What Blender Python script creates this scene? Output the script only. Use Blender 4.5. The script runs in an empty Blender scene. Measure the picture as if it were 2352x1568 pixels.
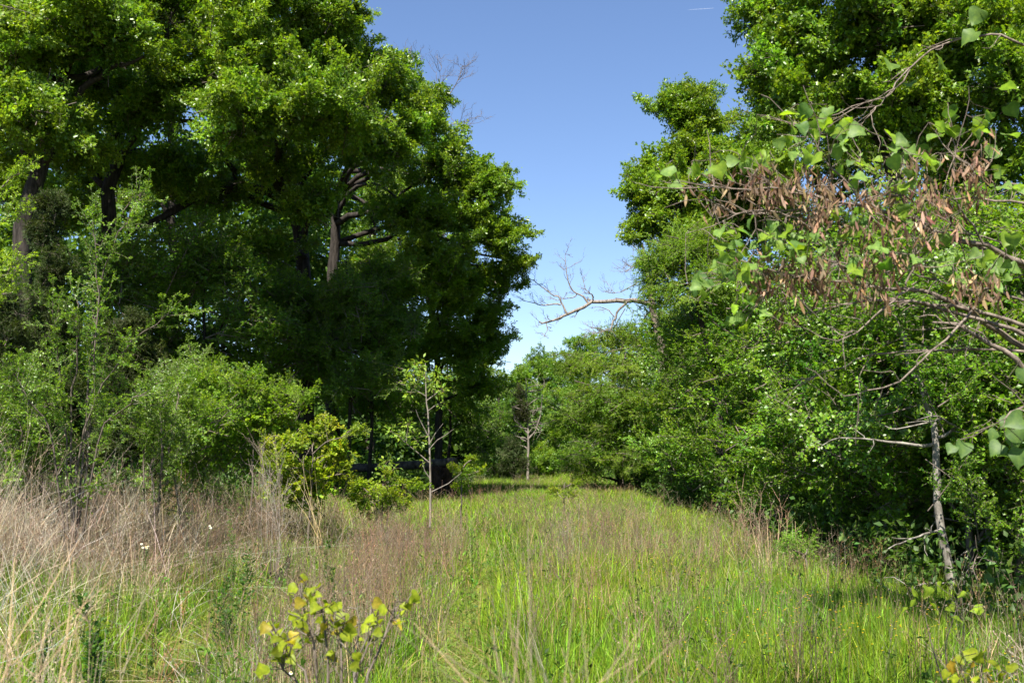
import bpy, math, random
import numpy as np
from mathutils import Vector, Matrix

rng = np.random.default_rng(7)
random.seed(7)
R = math.radians
scene = bpy.context.scene
COL = scene.collection

# ------------------------------------------------------------------ camera, sky, sun, exposure
EYE = 1.7
FPX = 2287.0                        # focal length in pixels of a 2352 px wide picture (35 mm lens)
PITCH = math.atan(246 / FPX)
cam_d = bpy.data.cameras.new('camera')
cam = bpy.data.objects.new('camera', cam_d)
COL.objects.link(cam)
cam.location = (0, 0, EYE)
cam.rotation_euler = (R(90) + PITCH, 0, 0)
cam_d.lens = 35.0
cam_d.sensor_width = 36.0
cam_d.clip_start = 0.05
cam_d.clip_end = 9000
cam_d.dof.use_dof = True
cam_d.dof.focus_distance = 15.0
cam_d.dof.aperture_fstop = 5.6
scene.camera = cam

SUN_EL, SUN_AZ = R(53), R(15)       # azimuth: from behind the camera towards its left
sun_dir = Vector((-math.sin(SUN_AZ) * math.cos(SUN_EL), -math.cos(SUN_AZ) * math.cos(SUN_EL), math.sin(SUN_EL)))
world = bpy.data.worlds.new('World')
scene.world = world
world.use_nodes = True
wn = world.node_tree
sky = wn.nodes.new('ShaderNodeTexSky')
sky.sky_type = 'NISHITA'
sky.sun_disc = False
sky.sun_elevation = SUN_EL
sky.sun_rotation = math.atan2(sun_dir.x, sun_dir.y)
sky.air_density = 1.0
sky.dust_density = 0.1
sky.ozone_density = 3.0
bg = wn.nodes['Background']
bg.inputs['Strength'].default_value = 0.058
tint = wn.nodes.new('ShaderNodeMix')
tint.data_type = 'RGBA'
tint.blend_type = 'MULTIPLY'
tint.inputs['Factor'].default_value = 1.0
tint.inputs['B'].default_value = (0.95, 0.97, 1.07, 1)
wn.links.new(sky.outputs['Color'], tint.inputs['A'])
wn.links.new(tint.outputs['Result'], bg.inputs['Color'])

sun_d = bpy.data.lights.new('sun', 'SUN')
sun_d.energy = 5.0
sun_d.angle = R(0.53)
sun_d.color = (1.0, 0.95, 0.86)
sun = bpy.data.objects.new('sun', sun_d)
COL.objects.link(sun)
sun.rotation_euler = sun_dir.to_track_quat('Z', 'Y').to_euler()
sun.location = (0, 0, 60)

vs = scene.view_settings
vs.view_transform = 'Standard'
vs.look = 'None'
vs.exposure = 1.6
vs.gamma = 1.0
vs.use_curve_mapping = False
scene.cycles.max_bounces = 8
scene.cycles.diffuse_bounces = 4
scene.cycles.transmission_bounces = 5
scene.cycles.glossy_bounces = 2
scene.cycles.transparent_max_bounces = 6

# ------------------------------------------------------------------ geometry helpers
CP, SP = math.cos(PITCH), math.sin(PITCH)


def W(px, py, d):
    """Real place of a point d metres in front of the camera (level distance)."""
    a, b = (px - 1176) / FPX, (784 - py) / FPX
    y, z = CP - b * SP, SP + b * CP
    k = d / y
    return np.array([a * k, d, EYE + z * k])


def M(px, d):
    return px * d / FPX


def unit(v):
    v = np.asarray(v, float)
    return v / np.maximum(np.linalg.norm(v, axis=-1, keepdims=True), 1e-9)


def fbm(x, y, s=1.0, seed=0):
    x, y = np.asarray(x, float) * s, np.asarray(y, float) * s
    out = np.zeros_like(x)
    amp = 1.0
    for k in range(4):
        a = 1.3 * k + seed * 2.17
        out += amp * (np.sin(x * 1.7 + a + 1.3 * np.sin(y * 1.1 + a * 1.9)) * np.cos(y * 1.9 - a + 1.1 * np.sin(x * 1.3 + a)))
        x, y = x * 1.93 + y * 0.4, y * 1.93 - x * 0.3
        amp *= 0.55
    return out / 1.6


class MB:
    """Collects geometry and links it as one mesh."""

    def __init__(self):
        self.v, self.c, self.f, self.m, self.n = [], [], {3: [], 4: []}, {3: [], 4: []}, 0

    def add(self, verts, faces, col, mat=0):
        verts = np.asarray(verts, np.float32).reshape(-1, 3)
        faces = np.asarray(faces, np.int32)
        col = np.asarray(col, np.float32)
        if col.ndim == 1:
            col = np.broadcast_to(col, (len(verts), 3))
        self.v.append(verts)
        self.c.append(col)
        k = faces.shape[1]
        self.f[k].append(faces + self.n)
        self.m[k].append(np.full(len(faces), mat, np.int32))
        self.n += len(verts)

    def tube(self, pts, rad, sides=5, col=(1, 1, 1), mat=0, cap=False):
        pts = np.asarray(pts, float)
        k = len(pts)
        rad = np.broadcast_to(np.asarray(rad, float), (k,))
        tan = unit(np.gradient(pts, axis=0))
        mean = unit(pts[-1] - pts[0])
        ref = np.array([0, 0, 1.0]) if abs(mean[2]) < 0.8 else np.array([1.0, 0, 0])
        u = unit(np.cross(tan, ref))
        w = np.cross(tan, u)
        a = np.arange(sides) * 2 * math.pi / sides
        ring = (np.cos(a)[None, :, None] * u[:, None] + np.sin(a)[None, :, None] * w[:, None]) * rad[:, None, None] + pts[:, None]
        i = np.arange(k - 1)[:, None] * sides
        j = np.arange(sides)[None]
        j2 = (j + 1) % sides
        f = np.stack([i + j, i + j2, i + sides + j2, i + sides + j], -1).reshape(-1, 4)
        self.add(ring.reshape(-1, 3), f, col, mat)
        if cap:
            for e in (0, k - 1):
                vv = np.vstack([ring[e], pts[e][None]])
                ff = np.array([[q, (q + 1) % sides, sides] for q in range(sides)])
                self.add(vv, ff if e else ff[:, ::-1], np.asarray(col), mat)

    def place(self, tv, tf, pos, d, nrm, size, col, mat=0, wid=None):
        """Copies template (y along d, z along nrm) to every position."""
        pos = np.asarray(pos, float).reshape(-1, 3)
        n = len(pos)
        if n == 0:
            return
        d = unit(np.broadcast_to(d, (n, 3)))
        nrm = np.broadcast_to(nrm, (n, 3))
        x = unit(np.cross(d, nrm))
        z = np.cross(x, d)
        size = np.broadcast_to(np.asarray(size, float), (n,))
        wid = size if wid is None else np.broadcast_to(np.asarray(wid, float), (n,))
        v = pos[:, None] + tv[None, :, 0, None] * x[:, None] * wid[:, None, None] + size[:, None, None] * (tv[None, :, 1, None] * d[:, None] + tv[None, :, 2, None] * z[:, None])
        f = (np.arange(n)[:, None, None] * len(tv) + tf[None]).reshape(-1, tf.shape[1])
        col = np.asarray(col, float)
        if col.ndim == 1:
            col = np.broadcast_to(col, (n, 3))
        self.add(v.reshape(-1, 3), f, np.repeat(col, len(tv), 0), mat)

    def arrays(self):
        V = np.concatenate(self.v)
        C = np.concatenate(self.c)
        q = np.concatenate(self.f[4]) if self.f[4] else np.zeros((0, 4), np.int32)
        t = np.concatenate(self.f[3]) if self.f[3] else np.zeros((0, 3), np.int32)
        m = np.concatenate((self.m[4] or [np.zeros(0, np.int32)]) + (self.m[3] or [np.zeros(0, np.int32)]))
        return V, C, q, t, m

    def mesh(self, name, mats, smooth=False, origin=(0, 0, 0)):
        V, C, q, t, m = self.arrays()
        return raw_mesh(name, V - np.asarray(origin, np.float32), C, q, t, m, mats, smooth)

    def build(self, name, mats, parent=None, smooth=False, origin=(0, 0, 0)):
        o = bpy.data.objects.new(name, self.mesh(name, mats, smooth, origin))
        COL.objects.link(o)
        if parent is not None:
            o.parent = parent
        else:
            o.location = origin
        return o


def raw_mesh(name, V, C, q, t, m, mats, smooth=False):
    me = bpy.data.meshes.new(name)
    me.vertices.add(len(V))
    me.vertices.foreach_set('co', V.astype(np.float32).ravel())
    loops = np.concatenate([q.ravel(), t.ravel()]).astype(np.int32)
    me.loops.add(len(loops))
    me.loops.foreach_set('vertex_index', loops)
    nq, nt = len(q), len(t)
    me.polygons.add(nq + nt)
    starts = np.concatenate([np.arange(nq) * 4, nq * 4 + np.arange(nt) * 3]).astype(np.int32)
    me.polygons.foreach_set('loop_start', starts)
    me.polygons.foreach_set('material_index', m.astype(np.int32))
    if smooth:
        me.polygons.foreach_set('use_smooth', np.ones(nq + nt, bool))
    ca = me.color_attributes.new('Col', 'FLOAT_COLOR', 'POINT')
    ca.data.foreach_set('color', np.concatenate([C, np.ones((len(C), 1))], 1).astype(np.float32).ravel())
    for k in mats:
        me.materials.append(k)
    me.update(calc_edges=True)
    me.validate()
    return me


def tag(o, label, cat, group=None, kind=None):
    o['label'] = label
    o['category'] = cat
    if group:
        o['group'] = group
    if kind:
        o['kind'] = kind
    return o


def empty(name, loc, parent=None):
    o = bpy.data.objects.new(name, None)
    COL.objects.link(o)
    o.empty_display_size = 0.2
    if parent is not None:
        o.parent = parent
    o.location = tuple(loc)
    return o


def link_copy(mesh, name, parent, loc, mat3, scale, color):
    o = bpy.data.objects.new(name, mesh)
    COL.objects.link(o)
    o.parent = parent
    x, y, z = mat3
    m = Matrix(((x[0], y[0], z[0]), (x[1], y[1], z[1]), (x[2], y[2], z[2]))).to_4x4()
    o.matrix_local = Matrix.Translation(Vector(tuple(loc))) @ m @ Matrix.Scale(scale, 4)
    o.color = (*color, 1)
    return o


# ------------------------------------------------------------------ materials
def leaf_material(name, rough=0.42, spec=0.5, trans=0.42, tint_from='OBJECT', tcol=(2.0, 2.05, 0.75), gain=1.0):
    m = bpy.data.materials.new(name)
    m.use_nodes = True
    nt = m.node_tree
    N, L = nt.nodes, nt.links
    N.clear()
    out = N.new('ShaderNodeOutputMaterial')
    at = N.new('ShaderNodeAttribute')
    at.attribute_name = 'Col'
    mul = N.new('ShaderNodeMix')
    mul.data_type = 'RGBA'
    mul.blend_type = 'MULTIPLY'
    mul.inputs['Factor'].default_value = 1.0
    L.new(at.outputs['Color'], mul.inputs['A'])
    if tint_from == 'OBJECT':
        oi = N.new('ShaderNodeObjectInfo')
        L.new(oi.outputs['Color'], mul.inputs['B'])
    elif tint_from == 'INSTANCER':
        ia = N.new('ShaderNodeAttribute')
        ia.attribute_type = 'INSTANCER'
        ia.attribute_name = 'itint'
        L.new(ia.outputs['Color'], mul.inputs['B'])
    else:
        mul.inputs['B'].default_value = (1, 1, 1, 1)
    p = N.new('ShaderNodeBsdfPrincipled')
    p.inputs['Roughness'].default_value = rough
    p.inputs['Specular IOR Level'].default_value = spec
    L.new(mul.outputs['Result'], p.inputs['Base Color'])
    t = N.new('ShaderNodeBsdfTranslucent')
    tc = N.new('ShaderNodeMix')
    tc.data_type = 'RGBA'
    tc.blend_type = 'MULTIPLY'
    tc.inputs['Factor'].default_value = 1.0
    tc.inputs['B'].default_value = (*tcol, 1)
    L.new(mul.outputs['Result'], tc.inputs['A'])
    L.new(tc.outputs['Result'], t.inputs['Color'])
    mx = N.new('ShaderNodeMixShader')
    mx.inputs['Fac'].default_value = trans
    L.new(p.outputs[0], mx.inputs[1])
    L.new(t.outputs[0], mx.inputs[2])
    L.new(mx.outputs[0], out.inputs['Surface'])
    return m


def bark_material(name, c1, c2, scale=9.0, stretch=0.25, bump=0.5):
    m = bpy.data.materials.new(name)
    m.use_nodes = True
    nt = m.node_tree
    N, L = nt.nodes, nt.links
    p = N['Principled BSDF']
    p.inputs['Roughness'].default_value = 0.9
    p.inputs['Specular IOR Level'].default_value = 0.15
    tc = N.new('ShaderNodeTexCoord')
    mp = N.new('ShaderNodeMapping')
    mp.inputs['Scale'].default_value = (1, 1, stretch)
    L.new(tc.outputs['Object'], mp.inputs['Vector'])
    no = N.new('ShaderNodeTexNoise')
    no.inputs['Scale'].default_value = scale
    no.inputs['Detail'].default_value = 6
    no.inputs['Roughness'].default_value = 0.65
    L.new(mp.outputs[0], no.inputs['Vector'])
    cr = N.new('ShaderNodeValToRGB')
    cr.color_ramp.elements[0].position = 0.36
    cr.color_ramp.elements[1].position = 0.64
    cr.color_ramp.elements[0].color = (*c1, 1)
    cr.color_ramp.elements[1].color = (*c2, 1)
    L.new(no.outputs['Fac'], cr.inputs['Fac'])
    L.new(cr.outputs['Color'], p.inputs['Base Color'])
    b = N.new('ShaderNodeBump')
    b.inputs['Strength'].default_value = bump
    b.inputs['Distance'].default_value = 0.02
    L.new(no.outputs['Fac'], b.inputs['Height'])
    L.new(b.outputs[0], p.inputs['Normal'])
    return m


LEAF = leaf_material('leaf', rough=0.36, spec=0.38, trans=0.38)
LEAF_SOFT = leaf_material('soft_leaf', rough=0.5, spec=0.25, trans=0.45)
NEEDLE = leaf_material('needle', rough=0.6, spec=0.2, trans=0.2)
BIGLEAF = leaf_material('large_leaf', rough=0.5, spec=0.25, trans=0.45)
DRY = leaf_material('dry_husk', rough=0.7, spec=0.2, trans=0.3, tcol=(1.3, 1.1, 0.8))
GRASS = leaf_material('grass_blade', rough=0.55, spec=0.14, trans=0.42, tint_from='INSTANCER', tcol=(1.6, 1.65, 0.6))
STRAW = leaf_material('straw', rough=0.7, spec=0.2, trans=0.25, tint_from='INSTANCER', tcol=(1.2, 1.1, 0.9))
WOODS = leaf_material('woodland_leaf', rough=0.5, spec=0.3, trans=0.4, tint_from='INSTANCER')
FORB = leaf_material('forb_leaf', rough=0.5, spec=0.3, trans=0.4, tint_from='NONE')
STRAW_OWN = leaf_material('dead_stem', rough=0.7, spec=0.2, trans=0.2, tint_from='NONE', tcol=(1.2, 1.1, 0.9))
PETAL = leaf_material('petal', rough=0.6, spec=0.2, trans=0.3, tint_from='NONE', tcol=(1, 1, 1))
_n, _l = BIGLEAF.node_tree.nodes, BIGLEAF.node_tree.links
_no = _n.new('ShaderNodeTexNoise')
_no.inputs['Scale'].default_value = 3.5
_no.inputs['Detail'].default_value = 5
_tc = _n.new('ShaderNodeTexCoord')
_l.new(_tc.outputs['Object'], _no.inputs['Vector'])
_cr = _n.new('ShaderNodeValToRGB')
_cr.color_ramp.elements[0].position, _cr.color_ramp.elements[0].color = 0.3, (0.62, 0.66, 0.7, 1)
_cr.color_ramp.elements[1].position, _cr.color_ramp.elements[1].color = 0.72, (1.3, 1.18, 0.9, 1)
_l.new(_no.outputs['Fac'], _cr.inputs['Fac'])
_m = [q for q in _n if q.type == 'MIX' and q.inputs['A'].is_linked and q.inputs['B'].is_linked][0]
_m2 = _n.new('ShaderNodeMix')
_m2.data_type, _m2.blend_type = 'RGBA', 'MULTIPLY'
_m2.inputs['Factor'].default_value = 1.0
_l.new(_m.outputs['Result'], _m2.inputs['A'])
_l.new(_cr.outputs['Color'], _m2.inputs['B'])
for _t in [k.to_socket for k in list(_l) if k.from_node == _m and k.to_node != _m2]:
    _l.new(_m2.outputs['Result'], _t)
BARK_OAK = bark_material('oak_bark', (0.012, 0.010, 0.008), (0.05, 0.042, 0.036), 14, 0.2, 0.9)
BARK_TWIG = bark_material('twig_bark', (0.07, 0.055, 0.042), (0.17, 0.14, 0.115), 20, 0.4, 0.3)
BARK_PALE = bark_material('pale_bark', (0.06, 0.052, 0.042), (0.27, 0.245, 0.21), 13, 0.55, 0.6)
BARK_DEAD = bark_material('dead_wood', (0.09, 0.075, 0.06), (0.25, 0.215, 0.185), 16, 0.3, 0.5)
BARK_RED = bark_material('redbud_bark', (0.075, 0.058, 0.046), (0.23, 0.185, 0.15), 30, 0.5, 0.4)
BARK_LOG = bark_material('log_bark', (0.02, 0.017, 0.014), (0.10, 0.088, 0.076), 8, 0.5, 0.8)  # bark darkened, the deep shade round the log is put into its colour


def ground_material():
    m = bpy.data.materials.new('meadow_soil')
    m.use_nodes = True
    N, L = m.node_tree.nodes, m.node_tree.links
    p = N['Principled BSDF']
    p.inputs['Roughness'].default_value = 0.95
    p.inputs['Specular IOR Level'].default_value = 0.1
    tc = N.new('ShaderNodeTexCoord')
    cols = []
    for sc, e in ((0.35, ((0.35, (0.075, 0.085, 0.03)), (0.7, (0.13, 0.105, 0.06)))), (22, ((0.3, (0.45, 0.45, 0.4)), (0.75, (1.25, 1.2, 1.1))))):
        no = N.new('ShaderNodeTexNoise')
        no.inputs['Scale'].default_value = sc
        no.inputs['Detail'].default_value = 8
        no.inputs['Roughness'].default_value = 0.7
        L.new(tc.outputs['Object'], no.inputs['Vector'])
        cr = N.new('ShaderNodeValToRGB')
        for el, (pp, cc) in zip(cr.color_ramp.elements, e):
            el.position, el.color = pp, (*cc, 1)
        L.new(no.outputs['Fac'], cr.inputs['Fac'])
        cols.append(cr)
        last = no
    mx = N.new('ShaderNodeMix')
    mx.data_type = 'RGBA'
    mx.blend_type = 'MULTIPLY'
    mx.inputs['Factor'].default_value = 1.0
    L.new(cols[0].outputs['Color'], mx.inputs['A'])
    L.new(cols[1].outputs['Color'], mx.inputs['B'])
    L.new(mx.outputs['Result'], p.inputs['Base Color'])
    b = N.new('ShaderNodeBump')
    b.inputs['Strength'].default_value = 0.8
    b.inputs['Distance'].default_value = 0.04
    L.new(last.outputs['Fac'], b.inputs['Height'])
    L.new(b.outputs[0], p.inputs['Normal'])
    return m


def ground_z(x, y):
    x, y = np.asarray(x, float), np.asarray(y, float)
    near = np.exp(-((np.hypot(x, y) / 90) ** 2))
    z = 0.05 * fbm(x, y, 0.35, 3) * near
    z = z - 0.07 * rut(x, y)
    z = z + 0.5 * np.clip((-x - 3.7) / 2.6, 0, 1) ** 1.3 * np.clip((y - 5) / 4, 0, 1) * np.clip((60 - y) / 20, 0, 1)
    return z


def rut_x(y):
    y = np.asarray(y, float)
    return -2.45 - 0.055 * np.clip(y - 7, 0, 30) + 0.1 * np.sin(y * 0.6), -0.27 - 0.01 * y + 0.07 * np.sin(y * 0.5 + 1)


def rut(x, y):
    a, b = rut_x(y)
    fade = np.clip((24 - np.asarray(y, float)) / 10, 0, 1) * np.clip((np.asarray(y, float) - 1) / 2, 0, 1)
    return (np.exp(-((x - a) / 0.48) ** 2) * np.clip((15 - np.asarray(y, float)) / 4, 0, 1) + np.exp(-((x - b) / 0.32) ** 2)) * fade


# ------------------------------------------------------------------ ground
gx = np.concatenate([np.array([-900, -500, -250, -120, -70, -45]), np.arange(-30, 30.1, 0.5), np.array([45, 70, 120, 250, 500, 900])])
gy = np.concatenate([np.array([-600, -300, -120, -50, -20, -8]), np.arange(-4, 60.1, 0.5), np.array([80, 120, 200, 400, 900, 1600])])
GX, GY = np.meshgrid(gx, gy)
GZ = ground_z(GX, GY)
nx, ny = len(gx), len(gy)
ii, jj = np.meshgrid(np.arange(nx - 1), np.arange(ny - 1))
a = (jj * nx + ii).ravel()
gm = MB()
gm.add(np.stack([GX, GY, GZ], -1).reshape(-1, 3), np.stack([a, a + 1, a + nx + 1, a + nx], -1), (1, 1, 1))
ground = gm.build('ground', [ground_material()], smooth=True)
ground['kind'] = 'structure'

# ------------------------------------------------------------------ leaf templates
LEAF_V = np.array([[0, 0, 0], [-0.5, 0.42, 0.07], [0, 1, -0.12], [0.5, 0.42, 0.07], [0, 0.45, -0.02]])
LEAF_F = np.array([[0, 4, 1], [1, 4, 2], [0, 3, 4], [4, 3, 2]])
# lobed leaf
LOB_V = np.array([[0, 0, 0], [-0.42, 0.3, 0.05], [-0.2, 0.48, 0.0], [-0.5, 0.68, 0.05], [-0.12, 0.78, -0.04], [0, 1.05, -0.12], [0.12, 0.78, -0.04], [0.5, 0.68, 0.05], [0.2, 0.48, 0], [0.42, 0.3, 0.05]])
LOB_F = np.array([[0, 2, 1], [0, 8, 2], [0, 9, 8], [2, 4, 3], [2, 8, 4], [8, 6, 4], [8, 7, 6], [4, 6, 5]])
NEED_V = np.array([[-0.5, 0, 0], [0.5, 0, 0], [0, 1, 0.05]])
NEED_F = np.array([[0, 1, 2]])


def heart(n=9):
    """Heart-shaped leaf folded a little along its midrib, with a drooping tip."""
    prof = [(0.0, 0.02), (-0.07, 0.27), (-0.02, 0.43), (0.14, 0.53), (0.33, 0.53), (0.52, 0.44), (0.72, 0.27), (0.88, 0.10), (1.0, 0.0)]
    mid = [(y if 0 < y else 0.0) for y, _ in prof]
    v = []
    for (y, w), my in zip(prof, mid):
        zc = -0.18 * max(y, 0) ** 2
        v += [[-w, y, zc + 0.22 * w + 0.06 * math.sin(y * 9)], [0, my, zc - 0.02], [w, y, zc + 0.2 * w - 0.05 * math.sin(y * 9)]]
    f = []
    for k in range(len(prof) - 1):
        a, b = 3 * k, 3 * k + 3
        f += [[a, a + 1, b + 1, b], [a + 1, a + 2, b + 2, b + 1]]
    return np.array(v, float), np.array(f)


HEART_V, HEART_F = heart()


def curve_path(p0, p1, k=6, bend=0.1, r=None, sag=0.0):
    r = r or rng
    p0, p1 = np.asarray(p0, float), np.asarray(p1, float)
    t = np.linspace(0, 1, k)[:, None]
    L = np.linalg.norm(p1 - p0)
    off = r.normal(size=3) * bend * L
    off2 = r.normal(size=3) * bend * L * 0.5
    return p0 + (p1 - p0) * t + np.sin(t * math.pi) * off + np.sin(2 * t * math.pi) * off2 + np.array([0, 0, 1.0]) * sag * L * np.sin(t * math.pi)


def vary(base, n, r, amt=0.18, yellow=0.12):
    """Leaf to leaf colour variation round a base colour."""
    b = np.asarray(base, float)[None]
    k = np.exp(r.normal(size=(n, 1)) * amt)
    yl = r.normal(size=(n, 1)) * yellow
    return np.clip(b * k * np.concatenate([1 + yl, 1 + 0.25 * yl, 1 - 0.5 * yl], 1), 0.003, 0.9)


# ------------------------------------------------------------------ leafy branch modules, shared by the trees
def module(kind, seed):
    r = np.random.default_rng(seed)
    mb = MB()
    P = dict(
        oak=dict(L=2.8, side=15, sl=1.05, sub=5, tip=10, ls=0.09, lw=0.05, col=(0.088, 0.160, 0.014), flat=0.5, lob=True),
        spray=dict(L=1.15, side=9, sl=0.5, sub=3, tip=8, ls=0.09, lw=0.048, col=(0.092, 0.165, 0.014), flat=0.6, lob=True),
        elm=dict(L=2.3, side=16, sl=0.95, sub=4, tip=0, ls=0.085, lw=0.045, col=(0.08, 0.148, 0.016), flat=0.5, lob=False),
        thicket=dict(L=1.35, side=15, sl=0.55, sub=3, tip=0, ls=0.055, lw=0.036, col=(0.09, 0.178, 0.015), flat=0.6, lob=False),
        locust=dict(L=2.2, side=15, sl=0.95, sub=6, tip=0, ls=0.062, lw=0.026, col=(0.105, 0.195, 0.012), flat=0.45, lob=False),
        lime=dict(L=1.0, side=13, sl=0.42, sub=3, tip=0, ls=0.055, lw=0.034, col=(0.115, 0.20, 0.014), flat=0.6, lob=False),
        cedar=dict(L=0.9, side=20, sl=0.42, sub=5, tip=0, ls=0.06, lw=0.016, col=(0.036, 0.058, 0.014), flat=0.8, lob=False),
        round=dict(L=0.9, side=11, sl=0.4, sub=2, tip=0, ls=0.068, lw=0.058, col=(0.15, 0.215, 0.014), flat=0.7, lob=False),
        shiny=dict(L=0.95, side=8, sl=0.26, sub=1, tip=0, ls=0.065, lw=0.032, col=(0.085, 0.165, 0.02), flat=0.9, lob=False),
    )[kind]
    L = P['L']
    t = np.linspace(0, 1, 7)
    bend = r.normal(size=3) * 0.08
    ax = np.stack([np.sin(t * 2.5) * bend[0], t * 1.0, np.sin(t * 2) * bend[2] + 0.06 * t ** 2 - (0.16 * t ** 2 if kind == 'locust' else 0)], 1) * L
    twig = (1, 1, 1)
    mb.tube(ax, np.linspace(0.009, 0.003, 7) * max(L, 1.0), 4, twig, 0)
    pos, dirs, nrm = [], [], []

    def leaf(p, d, n):
        pos.append(p)
        dirs.append(d)
        nrm.append(n)
    up = np.array([0, 0, 1.0])

    def shoot_leaves(path, start, step):
        seg = np.linalg.norm(np.diff(path, axis=0), axis=1)
        tot = seg.sum()
        cum = np.concatenate([[0], np.cumsum(seg)])
        s = start * tot
        sgn = 1
        while s < tot:
            k = min(np.searchsorted(cum, s) - 1, len(seg) - 1)
            k = max(k, 0)
            f = (s - cum[k]) / max(seg[k], 1e-6)
            p = path[k] + (path[k + 1] - path[k]) * f
            tg = unit(path[k + 1] - path[k])
            sd = unit(np.cross(tg, up) + r.normal(size=3) * 0.25)
            d = unit(tg * 0.75 + sd * sgn * 0.9 + r.normal(size=3) * 0.25 + np.array([0, 0, -0.1]))
            leaf(p, d, unit(up + r.normal(size=3) * 0.45))
            sgn = -sgn
            s += step * r.uniform(0.6, 1.4)
        d = unit(path[-1] - path[-2])
        leaf(path[-1], d, unit(up + r.normal(size=3) * 0.4))

    for i in range(P['side']):
        f = 0.16 + 0.84 * (i + r.uniform(0, 0.8)) / P['side']
        q = min(int(f * 6), 5)
        p = ax[q] + (ax[q + 1] - ax[q]) * (f * 6 - q) if f < 1 else ax[-1]
        sg = 1 if i % 2 else -1
        d = unit(np.array([sg * r.uniform(0.6, 1.0), r.uniform(0.35, 0.9), r.normal() * P['flat']]))
        ln = P['sl'] * (1.0 - 0.45 * f) * r.uniform(0.6, 1.15)
        path = curve_path(p, p + d * ln + np.array([0, 0, 0.08 * ln]), 5, 0.09, r)
        if kind == 'locust':
            path[:, 2] -= 0.22 * ln * np.linspace(0, 1, 5) ** 2
        mb.tube(path, np.linspace(0.004, 0.0018, 5) * max(L, 1) ** 0.7, 3, twig, 0)
        tips = [path]
        for j in range(P['sub']):
            g = 0.3 + 0.65 * (j + r.uniform(0, 0.9)) / P['sub']
            k = min(int(g * 4), 3)
            pp = path[k] + (path[k + 1] - path[k]) * (g * 4 - k)
            dd = unit(d * 0.7 + r.normal(size=3) * np.array([0.8, 0.8, 0.7 * P['flat'] + 0.2]))
            sp = curve_path(pp, pp + dd * ln * r.uniform(0.28, 0.55), 3, 0.1, r)
            if kind == 'locust':
                sp[:, 2] -= 0.2 * ln * 0.4 * np.linspace(0, 1, 3) ** 2
            mb.tube(sp, np.array([0.0028, 0.002, 0.0014]) * max(L, 1) ** 0.7, 3, twig, 0)
            tips.append(sp)
        for sp in tips:
            if kind in ('oak', 'spray'):
                for c, cnt in ((sp[-1], P['tip']), (sp[-2], 5), (sp[len(sp) // 2], 3)):
                    td = unit(sp[-1] - sp[-2])
                    for _ in range(cnt):
                        ld = unit(td * 0.6 + r.normal(size=3) * np.array([0.9, 0.9, 0.75]))
                        leaf(c + r.normal(size=3) * [0.06, 0.06, 0.035], ld, unit(up * 0.9 + r.normal(size=3) * 0.55))
            elif kind == 'cedar':
                shoot_leaves(sp, 0.05, 0.013)
            elif kind == 'locust':
                shoot_leaves(sp, 0.05, 0.028)
            elif kind == 'elm':
                shoot_leaves(sp, 0.1, 0.045)
            elif kind == 'shiny':
                shoot_leaves(sp, 0.05, 0.026)
            else:
                shoot_leaves(sp, 0.08, 0.03)
    if kind == 'shiny':
        shoot_leaves(ax, 0.15, 0.035)
    pos, dirs, nrm = np.array(pos), np.array(dirs), np.array(nrm)
    n = len(pos)
    col = vary(P['col'], n, r, 0.2, 0.14)
    # young growth towards the branch end is a yellower green
    far = np.clip(pos[:, 1] / L, 0, 1)[:, None]
    col = col * (1 + far * np.array([[0.28, 0.14, -0.05]]))
    sz = P['ls'] * r.uniform(0.65, 1.25, n)
    if kind == 'cedar':
        mb.place(NEED_V, NEED_F, pos, dirs, nrm, sz, col, 1, wid=sz * P['lw'] / P['ls'])
    else:
        tv, tf = (LOB_V, LOB_F) if P['lob'] else (LEAF_V, LEAF_F)
        mb.place(tv, tf, pos, dirs, nrm, sz, col, 1, wid=sz * P['lw'] / P['ls'] * 1.25)
    mat = {'oak': LEAF, 'spray': LEAF, 'round': LEAF_SOFT, 'elm': LEAF_SOFT, 'thicket': LEAF, 'locust': LEAF_SOFT, 'lime': LEAF_SOFT, 'cedar': NEEDLE, 'shiny': LEAF}[kind]
    return mb.mesh('leafy_branch', [BARK_TWIG, mat]), L


MODS = {}
for kind, cnt in (('oak', 8), ('spray', 8), ('round', 5), ('elm', 6), ('thicket', 8), ('locust', 6), ('lime', 6), ('cedar', 5), ('shiny', 6)):
    MODS[kind] = [module(kind, 100 + 17 * q + len(kind)) for q in range(cnt)]


def frame(d, roll, r):
    y = unit(d)
    z = np.array([0, 0, 1.0])
    if abs(y[2]) > 0.93:
        z = np.array([r.normal(), r.normal(), 0.1])
    x = unit(np.cross(y, z))
    z = np.cross(x, y)
    c, s = math.cos(roll), math.sin(roll)
    x, z = x * c + z * s, z * c - x * s
    return x, y, z


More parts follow.
